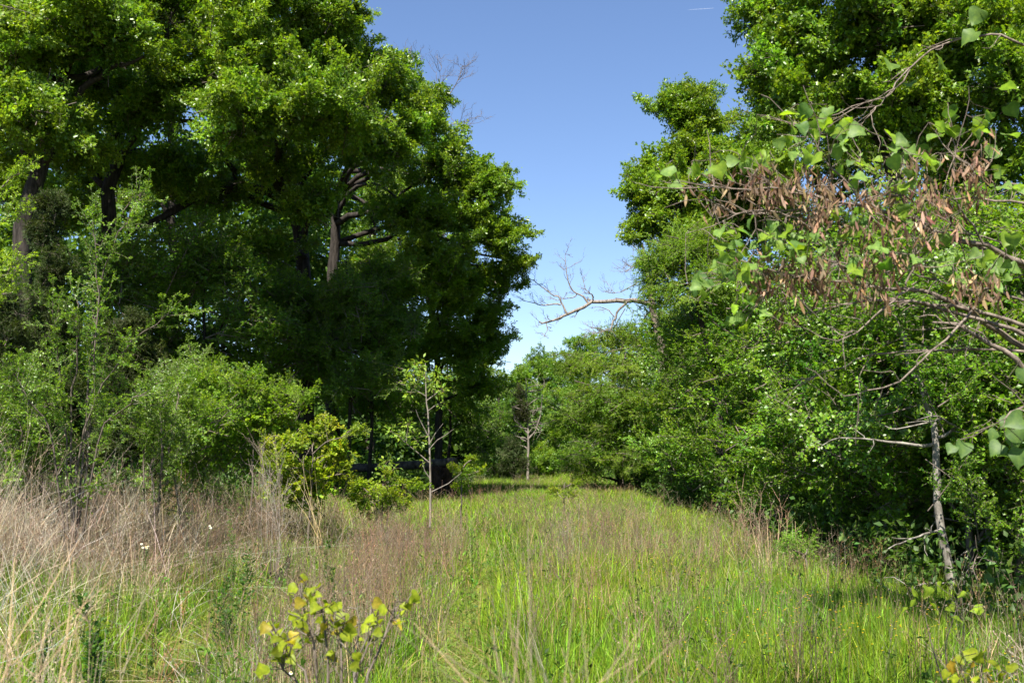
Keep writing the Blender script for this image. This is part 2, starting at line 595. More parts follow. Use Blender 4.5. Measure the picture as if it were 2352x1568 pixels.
def fill_crown(crown, base, blobs, kind, tint, limb_mb, r, spread=0.12, wood=0, up=0.25, twigs=True, kmin=0.55):
    for (c, rad, n) in blobs:
        c = np.asarray(c, float)
        rad = np.asarray(rad, float)
        ph = r.uniform(0, 6.28, 3)
        k_ = kind
        if kind == 'oak' and rad.mean() < 1.75:
            k_, n = 'spray', int(n * 2.9)
        elif kind == 'oak':
            n = int(n * 1.25)
        mods = MODS[k_]
        for _ in range(n):
            while True:
                d = unit(r.normal(size=3))
                if d[2] > -0.55 or r.random() < 0.35:
                    break
            me, L = mods[r.integers(len(mods))]
            k = r.uniform(0.8, 1.15)
            k *= min(1.0, 1.25 * rad.mean() / (0.7 * L)) if k_ not in ('oak',) else 1.0
            k = max(k, kmin)
            reach = r.uniform(0.45, 1.12) if kind != 'oak' else r.uniform(0.4, 1.28)
            if kind == 'oak':
                reach *= 1.0 + 0.32 * math.sin(3.1 * d[0] + ph[0]) * math.sin(2.7 * d[2] + ph[1]) + 0.14 * math.sin(6 * d[1] + ph[2])
            tip = c + d * rad * reach
            ang = unit(d * rad * np.array([1, 1, 0.75]) + np.array([0, 0, up * rad.mean()]) + r.normal(size=3) * rad.mean() * 0.35)
            p = tip - ang * L * k * 0.85
            x, y, z = frame(ang, r.normal() * 0.45, r)
            col = np.asarray(tint) * math.exp(r.normal() * spread)
            w = r.normal() * spread * 0.7
            col = col * np.array([1 + w, 1 + 0.2 * w, 1 - 0.3 * w])
            o = link_copy(me, 'leafy_branch', crown, p - base, (x, y, z), k, col)
            o['kind'] = 'stuff'
            if twigs and limb_mb is not None:
                if np.linalg.norm((p - c) / rad) < 0.9:
                    pa = curve_path(c + (p - c) * 0.1, p + ang * 0.06, 4, 0.1, r)
                    limb_mb.tube(pa, np.linspace(0.02, 0.009, 4) * L * k / 2.0, 4, (1, 1, 1), wood)


def tree(name, label, cat, trunk, r0, r1, blobs, kind, tint, bark=BARK_OAK, group=None, seed=1, limbs=(), spread=0.12, up=0.25, limb_r=None, sides=9, kmin=0.55, dense=1.0):
    """trunk: list of points from the ground up; blobs: (centre, radii, branches)."""
    r = np.random.default_rng(seed)
    trunk = np.asarray(trunk, float)
    base = trunk[0].copy()
    base[2] = float(ground_z(base[0], base[1])) - 0.03
    trunk[0] = base
    # resample the trunk smoothly
    t = np.linspace(0, 1, len(trunk))
    tt = np.linspace(0, 1, 14)
    tp = np.stack([np.interp(tt, t, trunk[:, q]) for q in range(3)], 1)
    tp[1:-1] += r.normal(size=(12, 3)) * r0 * 0.22
    root = empty(name, base)
    tag(root, label, cat, group)
    tb = MB()
    rad = r0 + (r1 - r0) * tt
    rad[0] *= 1.35
    tb.tube(tp, rad, sides, (1, 1, 1), 0)
    tb.build('trunk', [bark], root, True, base)
    crown = empty('crown', (0, 0, 0), root)
    lr = limb_r or r0 * 0.42
    for (pts, ra, rb) in limbs:
        pts = np.asarray(pts, float)
        k = len(pts)
        q = np.linspace(0, 1, k)
        qq = np.linspace(0, 1, 12)
        pp = np.stack([np.interp(qq, q, pts[:, s]) for s in range(3)], 1)
        pp[1:-1] += r.normal(size=(10, 3)) * ra * 0.35
        lm = MB()
        lm.tube(pp, np.linspace(ra, rb, 12), 7, (1, 1, 1), 0)
        lm.build('limb', [bark], root, True, base)
    for (c, rd, n) in blobs:
        c = np.asarray(c, float)
        lm = MB()
        dist = np.linalg.norm(tp - (c - np.array([0, 0, np.asarray(rd).mean() * 0.7])), axis=1)
        s = tp[int(np.argmin(dist))]
        if np.linalg.norm(s - c) > 0.2:
            pa = curve_path(s, c, 8, 0.09, r, 0.05)
            lm.tube(pa, np.linspace(lr, max(lr * 0.3, 0.008), 8), 6, (1, 1, 1), 0)
        fill_crown(crown, base, [(c, rd, max(1, int(round(n * dense))))], kind, tint, lm, r, spread, 0, up, True, kmin)
        if lm.n:
            lm.build('limb', [bark], root, True, base)
    return root


def B(px, py, d, rx, ry, n, depth=None):
    """A part of a crown: centre seen at px,py at distance d, half width and half height in picture units."""
    w, h = M(rx, d), M(ry, d)
    return (W(px, py, d), (w, depth or max(w, h) * 0.9, h), n)


def G(px, d):
    """Ground point under px at distance d."""
    x = (px - 1176) / FPX * d / CP
    return np.array([x, d, 0.0])


# ------------------------------------------------------------------ scattered ground cover and woodland masses
def scatter(name, temps, pts, rot, scl, tint, mats, idx=None):
    """One object whose templates (kept as islands of its own mesh) stand on its loose points."""
    Vs, Cs, Qs, Ts, Ms_, tid, off = [], [], [], [], [], [], 0
    mq, mt = [], []
    for k, mb in enumerate(temps):
        V, C, q, t, m = mb.arrays()
        Vs.append(V)
        Cs.append(C)
        Qs.append(q + off)
        Ts.append(t + off)
        mq.append(m[:len(q)])
        mt.append(m[len(q):])
        tid.append(np.full(len(V), k + 1, np.int32))
        off += len(V)
    n = len(pts)
    Vs.append(np.asarray(pts, np.float32))
    Cs.append(np.ones((n, 3), np.float32))
    tid.append(np.zeros(n, np.int32))
    me = raw_mesh(name, np.concatenate(Vs), np.concatenate(Cs), np.concatenate(Qs), np.concatenate(Ts), np.concatenate(mq + mt), mats)
    nv = off + n

    def attr(nm, typ, dom, data, key, fill, w):
        a = me.attributes.new(nm, typ, 'POINT')
        full = np.full((nv, w), fill, np.float32)
        full[off:] = data
        a.data.foreach_set(key, full.ravel())
    a = me.attributes.new('tmpl', 'INT', 'POINT')
    a.data.foreach_set('value', np.concatenate(tid))
    attr('irot', 'FLOAT_VECTOR', 'POINT', rot, 'vector', 0, 3)
    attr('iscl', 'FLOAT_VECTOR', 'POINT', scl, 'vector', 1, 3)
    attr('itint', 'FLOAT_COLOR', 'POINT', np.concatenate([tint, np.ones((n, 1))], 1), 'color', 1, 4)
    a = me.attributes.new('iidx', 'INT', 'POINT')
    full = np.zeros(nv, np.int32)
    full[off:] = rng.integers(0, len(temps), n) if idx is None else idx
    a.data.foreach_set('value', full)

    ng = bpy.data.node_groups.new(name, 'GeometryNodeTree')
    ng.interface.new_socket('Geometry', in_out='INPUT', socket_type='NodeSocketGeometry')
    ng.interface.new_socket('Geometry', in_out='OUTPUT', socket_type='NodeSocketGeometry')
    N, L = ng.nodes, ng.links
    gi, go = N.new('NodeGroupInput'), N.new('NodeGroupOutput')

    def named(nm, typ):
        q = N.new('GeometryNodeInputNamedAttribute')
        q.data_type = typ
        q.inputs['Name'].default_value = nm
        return q.outputs['Attribute']
    tm = named('tmpl', 'INT')

    def pick(k):
        eq = N.new('FunctionNodeCompare')
        eq.data_type = 'INT'
        eq.operation = 'EQUAL'
        L.new(tm, [s for s in eq.inputs if s.name == 'A' and s.type == 'INT'][0])
        [s for s in eq.inputs if s.name == 'B' and s.type == 'INT'][0].default_value = k
        sg = N.new('GeometryNodeSeparateGeometry')
        sg.domain = 'POINT'
        L.new(gi.outputs[0], sg.inputs['Geometry'])
        L.new(eq.outputs['Result'], sg.inputs['Selection'])
        return sg.outputs['Selection']
    jn = N.new('GeometryNodeJoinGeometry')
    for k in range(len(temps)):
        g2 = N.new('GeometryNodeGeometryToInstance')
        L.new(pick(k + 1), g2.inputs[0])
        L.new(g2.outputs[0], jn.inputs[0])
    mp = N.new('GeometryNodeMeshToPoints')
    L.new(pick(0), mp.inputs['Mesh'])
    ip = N.new('GeometryNodeInstanceOnPoints')
    L.new(mp.outputs[0], ip.inputs['Points'])
    L.new(jn.outputs[0], ip.inputs['Instance'])
    ip.inputs['Pick Instance'].default_value = True
    L.new(named('iidx', 'INT'), ip.inputs['Instance Index'])
    er = N.new('FunctionNodeEulerToRotation')
    L.new(named('irot', 'FLOAT_VECTOR'), er.inputs[0])
    L.new(er.outputs[0], ip.inputs['Rotation'])
    L.new(named('iscl', 'FLOAT_VECTOR'), ip.inputs['Scale'])
    L.new(ip.outputs[0], go.inputs[0])
    o = bpy.data.objects.new(name, me)
    COL.objects.link(o)
    md = o.modifiers.new('scatter', 'NODES')
    md.node_group = ng
    o['kind'] = 'stuff'
    return o


def blades(mb, r, n, spread, h0, h1, width, lean, col, tipcol, flat=False, sd=0.2):
    """n grass blades as bent tapering strips."""
    p = np.stack([r.normal(size=n) * spread, r.normal(size=n) * spread, np.zeros(n)], 1)
    a = r.uniform(0, 2 * math.pi, n)
    out = np.stack([np.cos(a), np.sin(a), np.zeros(n)], 1)
    side = np.stack([-np.sin(a), np.cos(a), np.zeros(n)], 1)
    tw = r.uniform(0, math.pi, n)
    side = unit(side * np.cos(tw)[:, None] + out * np.sin(tw)[:, None])
    h = r.uniform(h0, h1, n)
    le = np.abs(r.normal(size=n)) * lean
    ts = np.array([0, 0.35, 0.7, 1.0])
    rows = []
    for t in ts:
        z = h * t * (1 - 0.35 * le * t)
        if flat:
            z = h * 0.25 * math.sin(t * 2.4) + 0.01
        rows.append(p + out * (h * (le if not flat else 1.0) * t ** (1.7 if not flat else 1.0))[:, None] + np.array([0, 0, 1.0]) * z[:, None])
    w = width * r.uniform(0.6, 1.3, n)
    V = []
    for q, (row, k) in enumerate(zip(rows, (0.8, 1.0, 0.7))):
        V += [row - side * (w * k * 0.5)[:, None], row + side * (w * k * 0.5)[:, None]]
    V.append(rows[3])
    V = np.stack(V, 1)
    base = np.arange(n)[:, None] * 7
    q = np.concatenate([base + np.array([[0, 1, 3, 2]]), base + np.array([[2, 3, 5, 4]])])
    t3 = base + np.array([[4, 5, 6]])
    c = vary(col, n, r, sd, 0.15)
    ct = vary(tipcol, n, r, sd, 0.15)
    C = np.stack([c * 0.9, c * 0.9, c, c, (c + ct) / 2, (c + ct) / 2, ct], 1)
    mb.add(V.reshape(-1, 3), q, C.reshape(-1, 3), 0)
    mb.add(V.reshape(-1, 3), t3, C.reshape(-1, 3), 0)


def weed(mb, r, n, spread, h0, h1, rad, col, branch=6, mat=0, lean=0.12, seeds=True):
    """Dry upright weed stalks with thin forking twigs."""
    for _ in range(n):
        p = np.array([r.normal() * spread, r.normal() * spread, 0])
        h = r.uniform(h0, h1)
        top = p + np.array([r.normal() * lean * h, r.normal() * lean * h, h])
        path = curve_path(p, top, 5, 0.035, r)
        c = vary(col, 1, r, 0.2, 0.08)[0]
        mb.tube(path, np.linspace(rad, rad * 0.45, 5), 3, c, mat)
        for b in range(branch):
            f = r.uniform(0.4, 0.98)
            k = min(int(f * 4), 3)
            q = path[k] + (path[k + 1] - path[k]) * (f * 4 - k)
            ln = h * r.uniform(0.1, 0.26)
            d = unit(np.array([r.normal(), r.normal(), 1.5]))
            e = q + d * ln
            mb.tube(np.stack([q, q + d * ln * 0.5 + np.array([0, 0, -0.02 * ln]), e]), [rad * 0.55, rad * 0.45, rad * 0.3], 3, c, mat)
            if seeds:
                m_ = 3
                pp = q + (e - q) * r.uniform(0.4, 1, (m_, 1))
                mb.place(LEAF_V, LEAF_F, pp, r.normal(size=(m_, 3)) + [0, 0, 1], r.normal(size=(m_, 3)), 0.014, c * 1.1, mat, wid=0.006)


def scatter_area(n, x0, x1, y0, y1, weight, r):
    """Random ground points thinned by weight(x, y), only as wide as could be seen."""
    x = r.uniform(x0, x1, n)
    y = r.uniform(y0, y1, n)
    keep = (np.abs(x) < 0.56 * y + 2.2) & (r.random(n) < weight(x, y))
    return x[keep], y[keep]


def hedge_x(y):
    return 3.55 + 0.012 * np.asarray(y, float)


def left_x(y):
    y = np.asarray(y, float)
    return np.interp(y, [0, 8, 14, 20, 28, 40, 60], [-7.5, -7.0, -6.6, -5.6, -5.2, -2.0, 0.5])


def sm(v, a, b):
    return np.clip((np.asarray(v, float) - a) / (b - a), 0, 1)


def dry_zone(x, y):
    """Where the dead weeds stand: the strip between the two wheel tracks, a patch right of them, the left edge."""
    z = 0.62 * np.exp(-(((x + 1.3) / 0.95) ** 2)) * sm(y, 4.5, 7) * (1 - sm(y, 13, 18) * 0.75)
    z = np.maximum(z, 0.6 * np.exp(-(((x - 1.3) / 1.1) ** 2)) * np.exp(-(((y - 14) / 3.0) ** 2)))
    z = np.maximum(z, 0.7 * sm(-x, 2.6, 3.4) * sm(y, 9, 11.5) * (1 - sm(y, 18, 24)))
    z = np.maximum(z, 0.22 * sm(y, 10, 14) * (1 - sm(y, 20, 28)) * (x < 3))
    z = z - 0.12
    z = z * (1 - 0.75 * np.exp(-(((x - 2.0) / 1.1) ** 2)) * (1 - sm(y, 9.5, 12.5)))
    z = z + 0.09 * sm(y, 5, 8) - 0.13 * sm(y, 18, 24)
    return np.clip(z + 0.3 * fbm(x, y, 1.3, 5), 0.02, 1)


# ---- green meadow grass
r = np.random.default_rng(21)
temps = []
for k in range(7):
    mb = MB()
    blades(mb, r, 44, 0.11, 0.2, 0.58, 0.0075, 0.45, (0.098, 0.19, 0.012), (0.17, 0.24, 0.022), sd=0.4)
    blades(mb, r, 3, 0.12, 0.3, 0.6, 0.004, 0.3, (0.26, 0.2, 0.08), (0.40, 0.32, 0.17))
    temps.append(mb)


def meadow_weight(x, y):
    return np.clip(np.clip(1.05 - 1.6 * rut(x, y), 0, 1) * (1 - 0.35 * dry_zone(x, y)) * (x < hedge_x(y) + 1.2) * (x > left_x(y) - 2.5), 0, 1)


x1, y1 = scatter_area(10500, -10, 6, 2.2, 13, meadow_weight, r)
x2, y2 = scatter_area(16500, -9, 6.5, 13, 62, meadow_weight, r)
x, y = np.concatenate([x1, x2]), np.concatenate([y1, y2])
n = len(x)
hgt = (0.82 + 0.28 * fbm(x, y, 0.8, 1)) * (1 - 0.45 * rut(x, y)) * np.where(y > 24, 0.85, 1.0) * np.where((x < hedge_x(y)) & (x > left_x(y)), 1, 0.75)
hgt = hgt * (0.6 + 0.4 * sm(y, 4.5, 8))
hgt = np.clip(hgt, 0.3, 1.3) * r.uniform(0.8, 1.15, n)
wide = np.clip(y / 9, 1.0, 2.6)
tn = np.exp(r.normal(size=(n, 1)) * 0.2 + 0.12 * fbm(x, y, 1.6, 2)[:, None]) * np.ones((n, 3))
ylw = (0.22 * fbm(x, y, 0.55, 9) + 0.1 * r.normal(size=n))[:, None]
tn = tn * np.concatenate([1 + ylw, 1 + ylw * 0.25, 1 - ylw * 0.4], 1)
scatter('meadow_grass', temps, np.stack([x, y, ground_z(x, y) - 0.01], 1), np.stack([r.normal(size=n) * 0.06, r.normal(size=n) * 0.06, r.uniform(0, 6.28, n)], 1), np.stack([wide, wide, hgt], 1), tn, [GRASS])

# ---- flattened grass in the wheel tracks
temps = []
for k in range(5):
    mb = MB()
    blades(mb, r, 34, 0.12, 0.12, 0.34, 0.007, 0.5, (0.15, 0.21, 0.03), (0.22, 0.25, 0.055), flat=True)
    blades(mb, r, 16, 0.12, 0.12, 0.32, 0.006, 0.5, (0.26, 0.21, 0.1), (0.32, 0.26, 0.13), flat=True)
    blades(mb, r, 14, 0.12, 0.05, 0.16, 0.006, 0.6, (0.15, 0.23, 0.04), (0.2, 0.27, 0.07))
    temps.append(mb)
x, y = scatter_area(30000, -5, 2, 3, 24, lambda x, y: np.clip(rut(x, y) * 1.2 - 0.05, 0, 1), r)
n = len(x)
sc_ = r.uniform(0.8, 1.3, n)
scatter('trodden_grass', temps, np.stack([x, y, ground_z(x, y)], 1), np.stack([r.normal(size=n) * 0.1, r.normal(size=n) * 0.1, r.uniform(0, 6.28, n)], 1), np.stack([sc_, sc_, sc_], 1), np.exp(r.normal(size=(n, 3)) * 0.08), [GRASS])

# ---- dead weed stalks
temps = []
for k in range(7):
    mb = MB()
    weed(mb, r, 8, 0.13, 0.45, 0.85, 0.0021, (0.21, 0.15, 0.095), 5)
    blades(mb, r, 8, 0.14, 0.3, 0.75, 0.004, 0.4, (0.33, 0.25, 0.14), (0.38, 0.3, 0.18))
    temps.append(mb)


def weed_weight(x, y):
    return np.clip(np.clip(dry_zone(x, y), 0.04, 1) * np.clip(1 - 1.5 * rut(x, y), 0.02, 1) * (x < hedge_x(y) + 0.3) * (x > left_x(y) - 0.8), 0, 1)


x1, y1 = scatter_area(3900, -10, 4, 4.4, 14, weed_weight, r)
x2, y2 = scatter_area(5000, -8, 4.5, 14, 45, weed_weight, r)
x, y = np.concatenate([x1, x2]), np.concatenate([y1, y2])
n = len(x)
wide = np.clip(y / 12, 1.0, 2.2)
tn = np.exp(r.normal(size=(n, 1)) * 0.2) * (1 + 0.08 * r.normal(size=(n, 3)))
scatter('dead_weeds', temps, np.stack([x, y, ground_z(x, y) - 0.01], 1), np.stack([r.normal(size=n) * 0.08, r.normal(size=n) * 0.08, r.uniform(0, 6.28, n)], 1), np.stack([wide, wide, r.uniform(0.7, 1.3, n) * (1 - 0.25 * sm(y, 18, 30))], 1), tn, [STRAW])

# ---- low yellow flowers in the green grass at the right
temps = []
for k in range(4):
    mb = MB()
    for q in range(5):
        p = np.array([r.normal() * 0.1, r.normal() * 0.1, 0])
        h = r.uniform(0.3, 0.52)
        e = p + np.array([r.normal() * 0.03, r.normal() * 0.03, h])
        mb.tube(curve_path(p, e, 3, 0.05, r), 0.0018, 3, (0.14, 0.2, 0.05))
        a = np.arange(5) * 2 * math.pi / 5
        mb.place(LEAF_V, LEAF_F, np.repeat(e[None], 5, 0), np.stack([np.cos(a), np.sin(a), np.full(5, 0.35)], 1), (0, 0, 1), 0.009, (0.75, 0.5, 0.02), wid=0.008)
    temps.append(mb)
x, y = scatter_area(700, -1.5, 4, 5, 12, lambda x, y: 0.45 * sm(x, 0.0, 1.5) * sm(fbm(x, y, 0.9, 4), -0.3, 0.5), r)
n = len(x)
scatter('yellow_wildflowers', temps, np.stack([x, y, ground_z(x, y)], 1), np.stack([0 * x, 0 * x, r.uniform(0, 6.28, n)], 1), np.ones((n, 3)), np.ones((n, 3)), [FORB])

# ---- low broad-leaved herbs among the grass
temps = []
for k in range(5):
    mb = MB()
    for q in range(6):
        p = np.array([r.normal() * 0.07, r.normal() * 0.07, 0])
        e = p + np.array([r.normal() * 0.05, r.normal() * 0.05, r.uniform(0.2, 0.5)])
        pa = curve_path(p, e, 4, 0.06, r)
        mb.tube(pa, 0.0018, 3, (0.1, 0.12, 0.04))
        pp = pa[r.integers(1, 4, 12)] + r.normal(size=(12, 3)) * 0.015
        mb.place(LEAF_V, LEAF_F, pp, r.normal(size=(12, 3)) + [0, 0, 0.5], r.normal(size=(12, 3)) * 0.5 + [0, 0, 1], r.uniform(0.025, 0.05, 12), vary((0.075, 0.15, 0.02), 12, r, 0.3), wid=r.uniform(0.012, 0.022, 12))
    temps.append(mb)
x, y = scatter_area(1500, -8, 4, 4, 22, lambda x, y: np.clip(0.35 + 0.6 * fbm(x, y, 1.1, 12), 0, 1) * (x > left_x(y)) * (x < hedge_x(y)), r)
n = len(x)
s_ = r.uniform(0.6, 1.3, n)
scatter('meadow_herbs', temps, np.stack([x, y, ground_z(x, y)], 1), np.stack([0 * x, 0 * x, r.uniform(0, 6.28, n)], 1), np.stack([s_, s_, s_], 1), np.exp(r.normal(size=(n, 1)) * 0.25) * np.ones((n, 3)), [GRASS])

# ---- low leafy undergrowth under the trees on both sides
temps = []
for k in range(5):
    mb = MB()
    for q in range(9):
        p = np.array([r.normal() * 0.16, r.normal() * 0.16, 0])
        e = p + np.array([r.normal() * 0.12, r.normal() * 0.12, r.uniform(0.25, 0.7)])
        pa = curve_path(p, e, 4, 0.1, r)
        mb.tube(pa, 0.003, 3, (0.09, 0.1, 0.04))
        pp = pa[r.integers(1, 4, 16)] + r.normal(size=(16, 3)) * 0.03
        mb.place(LEAF_V, LEAF_F, pp, r.normal(size=(16, 3)) + [0, 0, 0.2], r.normal(size=(16, 3)) * 0.5 + [0, 0, 1], r.uniform(0.05, 0.1, 16), vary((0.06, 0.115, 0.02), 16, r), wid=r.uniform(0.03, 0.05, 16))
    temps.append(mb)
x1, y1 = scatter_area(2600, 3.4, 13, 6, 50, lambda x, y: np.clip((x > hedge_x(y) + 0.3) * 0.8, 0, 1), r)
x2, y2 = scatter_area(3600, -22, 2, 9, 55, lambda x, y: np.clip((x < left_x(y)) * 0.8, 0, 1), r)
x, y = np.concatenate([x1, x2]), np.concatenate([y1, y2])
n = len(x)
s_ = r.uniform(0.7, 1.5, n)
scatter('undergrowth', temps, np.stack([x, y, ground_z(x, y)], 1), np.stack([0 * x, 0 * x, r.uniform(0, 6.28, n)], 1), np.stack([s_, s_, s_], 1), np.exp(r.normal(size=(n, 1)) * 0.15) * np.ones((n, 3)), [WOODS])

# ---- the wood that goes on behind the front trees
temps = []
for k in range(5):
    mb = MB()
    nn = 420
    d = unit(r.normal(size=(nn, 3)))
    pp = d * (r.uniform(0.2, 1, (nn, 1)) ** 0.5) * np.array([1.6, 1.6, 1.1]) + 0.25 * np.sin(d * 7)
    mb.place(LEAF_V, LEAF_F, pp, r.normal(size=(nn, 3)) + d * 0.5, r.normal(size=(nn, 3)) * 0.5 + [0, 0, 1], r.uniform(0.14, 0.26, nn), vary((0.06, 0.115, 0.017), nn, r), wid=r.uniform(0.1, 0.17, nn))
    temps.append(mb)
px_, py_, pz_ = [], [], []


def mass(n, fx, fy, fz):
    for _ in range(n):
        y = fy(r.random())
        px_.append(fx(r.random(), y))
        py_.append(y)
        pz_.append(fz(r.random(), y))


mass(560, lambda u, y: np.interp(y, [34, 60], [-9, -5]) - u * 32, lambda u: 34 + 26 * u, lambda u, y: 0.5 + u * 17)
mass(260, lambda u, y: np.interp(y, [32, 60], [-5, -4]) - u * 30, lambda u: 32 + 24 * u, lambda u, y: 0.2 + u * 3.2)
mass(110, lambda u, y: -9 + u * 9.5, lambda u: 52 + 12 * u, lambda u, y: 0.2 + u * 4.5)
mass(300, lambda u, y: 7.5 + u * 20, lambda u: 16 + 40 * u, lambda u, y: 0.5 + u * (4.0 + 0.08 * y))
mass(330, lambda u, y: -14 + u * 50, lambda u: 64 + 30 * u, lambda u, y: 0.3 + u * (6.0 + 1.5 * math.sin(y)))
x, y, z = np.array(px_), np.array(py_), np.array(pz_)
n = len(x)
s_ = r.uniform(0.9, 1.6, n)
scatter('woods', temps, np.stack([x, y, z], 1), np.stack([r.normal(size=n) * 0.2, r.normal(size=n) * 0.2, r.uniform(0, 6.28, n)], 1), np.stack([s_, s_, s_], 1), np.exp(r.normal(size=(n, 1)) * 0.16) * np.ones((n, 3)), [WOODS])

# ------------------------------------------------------------------ trees on the left
OAKS_L = 'oaks along the left of the meadow'
OT = (1.0, 1.0, 1.0)
tree('oak_tree', 'tall oak at the left edge of the picture, its dark trunk leaning right', 'tree',
     [G(30, 21), W(38, 800, 21), W(62, 470, 21), W(100, 340, 21), W(150, 200, 21), W(185, 60, 21), W(230, -160, 21)], 0.24, 0.09,
     [B(40, 90, 20, 170, 130, 20), B(230, 60, 20, 130, 110, 14), B(-90, 240, 21, 150, 150, 14), B(150, -110, 21, 220, 120, 22), B(60, 260, 19, 120, 70, 9), B(150, 330, 22, 120, 70, 8), B(-60, -60, 22, 160, 130, 14), B(20, 420, 24, 110, 70, 8), B(110, 480, 23, 90, 50, 6), B(200, 180, 23, 70, 60, 6)], 'oak', OT, group=OAKS_L, seed=11,
     limbs=[([W(120, 280, 21), W(190, 210, 20.6), W(250, 160, 20.2), W(330, 130, 20)], 0.10, 0.03), ([W(85, 400, 21), W(40, 320, 20.5), W(0, 262, 20), W(-90, 220, 20)], 0.11, 0.03), ([W(150, 200, 21), W(100, 160, 21), W(40, 150, 21)], 0.08, 0.02)])
tree('oak_tree', 'oak with a forked dark trunk, second from the left edge', 'tree',
     [G(225, 24), W(232, 700, 24), W(250, 480, 24), W(268, 330, 24), W(275, 240, 24), W(300, 60, 24), W(320, -200, 24)], 0.22, 0.08,
     [B(350, 40, 23, 130, 100, 14), B(480, -20, 24, 130, 110, 16), B(330, -150, 24, 190, 110, 18), B(430, 190, 22.5, 120, 70, 11), B(330, 250, 23, 90, 50, 6), B(250, 400, 25, 120, 50, 7), B(420, 380, 26, 100, 60, 7)], 'oak', OT, group=OAKS_L, seed=12,
     limbs=[([W(255, 330, 24), W(305, 245, 23.6), W(345, 180, 23.4), W(375, 120, 23.2), W(400, 20, 23)], 0.14, 0.04), ([W(266, 270, 24), W(330, 262, 23.3), W(400, 270, 23), W(480, 285, 22.8)], 0.10, 0.03)])
tree('oak_tree', 'big oak with a long low limb reaching down to the left', 'tree',
     [G(700, 28), W(700, 850, 28), W(692, 600, 28), W(684, 500, 28), W(668, 430, 28), W(655, 320, 28), W(650, 150, 28), W(665, -150, 28)], 0.25, 0.09,
     [B(600, 110, 22.5, 130, 100, 15), B(560, 260, 21.5, 110, 80, 12), B(690, 250, 22, 110, 90, 12), B(740, 90, 23.5, 100, 90, 13), B(690, -80, 24, 170, 110, 18), B(790, 130, 24.5, 85, 80, 12), B(640, 370, 26, 120, 55, 9), B(780, 260, 23, 90, 90, 11), B(480, 440, 26, 130, 50, 7), B(820, 40, 26, 30, 40, 3), B(720, 30, 23, 60, 70, 6), B(590, -40, 22, 90, 60, 8), B(720, 470, 25, 70, 40, 6), B(620, 560, 26, 90, 40, 5)], 'oak', OT, group=OAKS_L, seed=13,
     limbs=[([W(676, 470, 28), W(620, 440, 27.2), W(545, 425, 26.6), W(470, 450, 26), W(390, 485, 25.6), W(335, 515, 25.4), W(295, 540, 25.2)], 0.15, 0.07), ([W(560, 428, 26.7), W(530, 385, 26.6), W(508, 350, 26.5), W(490, 320, 26.4)], 0.09, 0.05), ([W(668, 430, 28), W(600, 350, 27), W(560, 250, 26.4)], 0.1, 0.03)])
tree('oak_tree', 'spreading oak whose ragged right side hangs out over the gap', 'tree',
     [G(768, 32), W(766, 850, 32), W(764, 640, 32), W(768, 520, 32), W(780, 470, 32), W(800, 380, 32), W(830, 250, 32), W(850, 150, 32)], 0.23, 0.07,
     [B(900, 200, 27, 90, 70, 11), B(970, 290, 26.5, 70, 70, 11), B(880, 330, 25.5, 100, 80, 12), B(1010, 390, 30, 90, 60, 12), B(1110, 420, 30, 75, 40, 10), B(1060, 500, 30, 100, 50, 11), B(930, 480, 29.5, 100, 60, 9), B(1150, 545, 30.5, 65, 40, 8), B(1185, 605, 30.5, 48, 22, 6), B(1130, 640, 31, 50, 40, 6), B(1010, 600, 29, 90, 50, 9), B(830, 190, 27, 60, 60, 7), B(1000, 240, 27, 38, 32, 4), B(1150, 690, 31.5, 26, 30, 3)], 'oak', OT, group=OAKS_L, seed=14,
     limbs=[([W(770, 510, 32), W(800, 498, 31.4), W(850, 490, 31), W(910, 492, 30.6), W(975, 505, 30.2), W(1060, 490, 30)], 0.12, 0.04), ([W(790, 430, 32), W(840, 410, 31), W(870, 380, 30.5), W(900, 330, 30)], 0.1, 0.03), ([W(910, 492, 30.6), W(1000, 540, 30.4), W(1090, 580, 30.4), W(1180, 600, 30.5)], 0.08, 0.02)])
tree('oak_tree', 'slim tall oak with sunlit foliage below the ragged right side of the left trees', 'tree',
     [G(1010, 34), W(1010, 950, 34), W(1000, 800, 34), W(985, 690, 34), W(975, 600, 34)], 0.15, 0.05,
     [B(960, 640, 29.5, 90, 50, 10), B(1050, 690, 30.5, 70, 60, 9), B(900, 720, 30, 90, 50, 8), B(1110, 740, 33, 52, 50, 8), B(1140, 790, 34, 38, 40, 5), B(1060, 800, 33, 90, 60, 9), B(990, 790, 33, 80, 60, 8), B(1090, 880, 35, 60, 60, 6)], 'oak', (1.02, 1.0, 1.0), group=OAKS_L, seed=15)
tree('oak_tree', 'oak standing deeper in the wood behind the two leftmost oaks', 'tree',
     [G(400, 36), W(400, 700, 36), W(395, 400, 36), W(400, 100, 36)], 0.24, 0.1,
     [B(300, 150, 35, 160, 110, 12), B(500, 80, 35, 160, 110, 12), B(400, -80, 36, 200, 110, 14), B(130, 100, 36, 150, 130, 10), B(580, 350, 36, 130, 80, 8), B(250, 450, 36, 150, 60, 7)], 'oak', (0.95, 0.97, 1.0), group=OAKS_L, seed=16)
tree('oak_tree', 'oak in the second row filling the canopy right of the big oak', 'tree',
     [G(850, 42), W(850, 700, 42), W(860, 400, 42), W(870, 250, 42)], 0.22, 0.08,
     [B(800, 250, 40, 100, 70, 9), B(900, 420, 40, 110, 80, 10), B(1020, 540, 41, 110, 70, 9), B(850, 600, 40, 130, 70, 9), B(690, 600, 40, 110, 60, 7), B(1080, 640, 42, 70, 60, 6)], 'oak', (0.97, 0.98, 1.0), group=OAKS_L, seed=17)

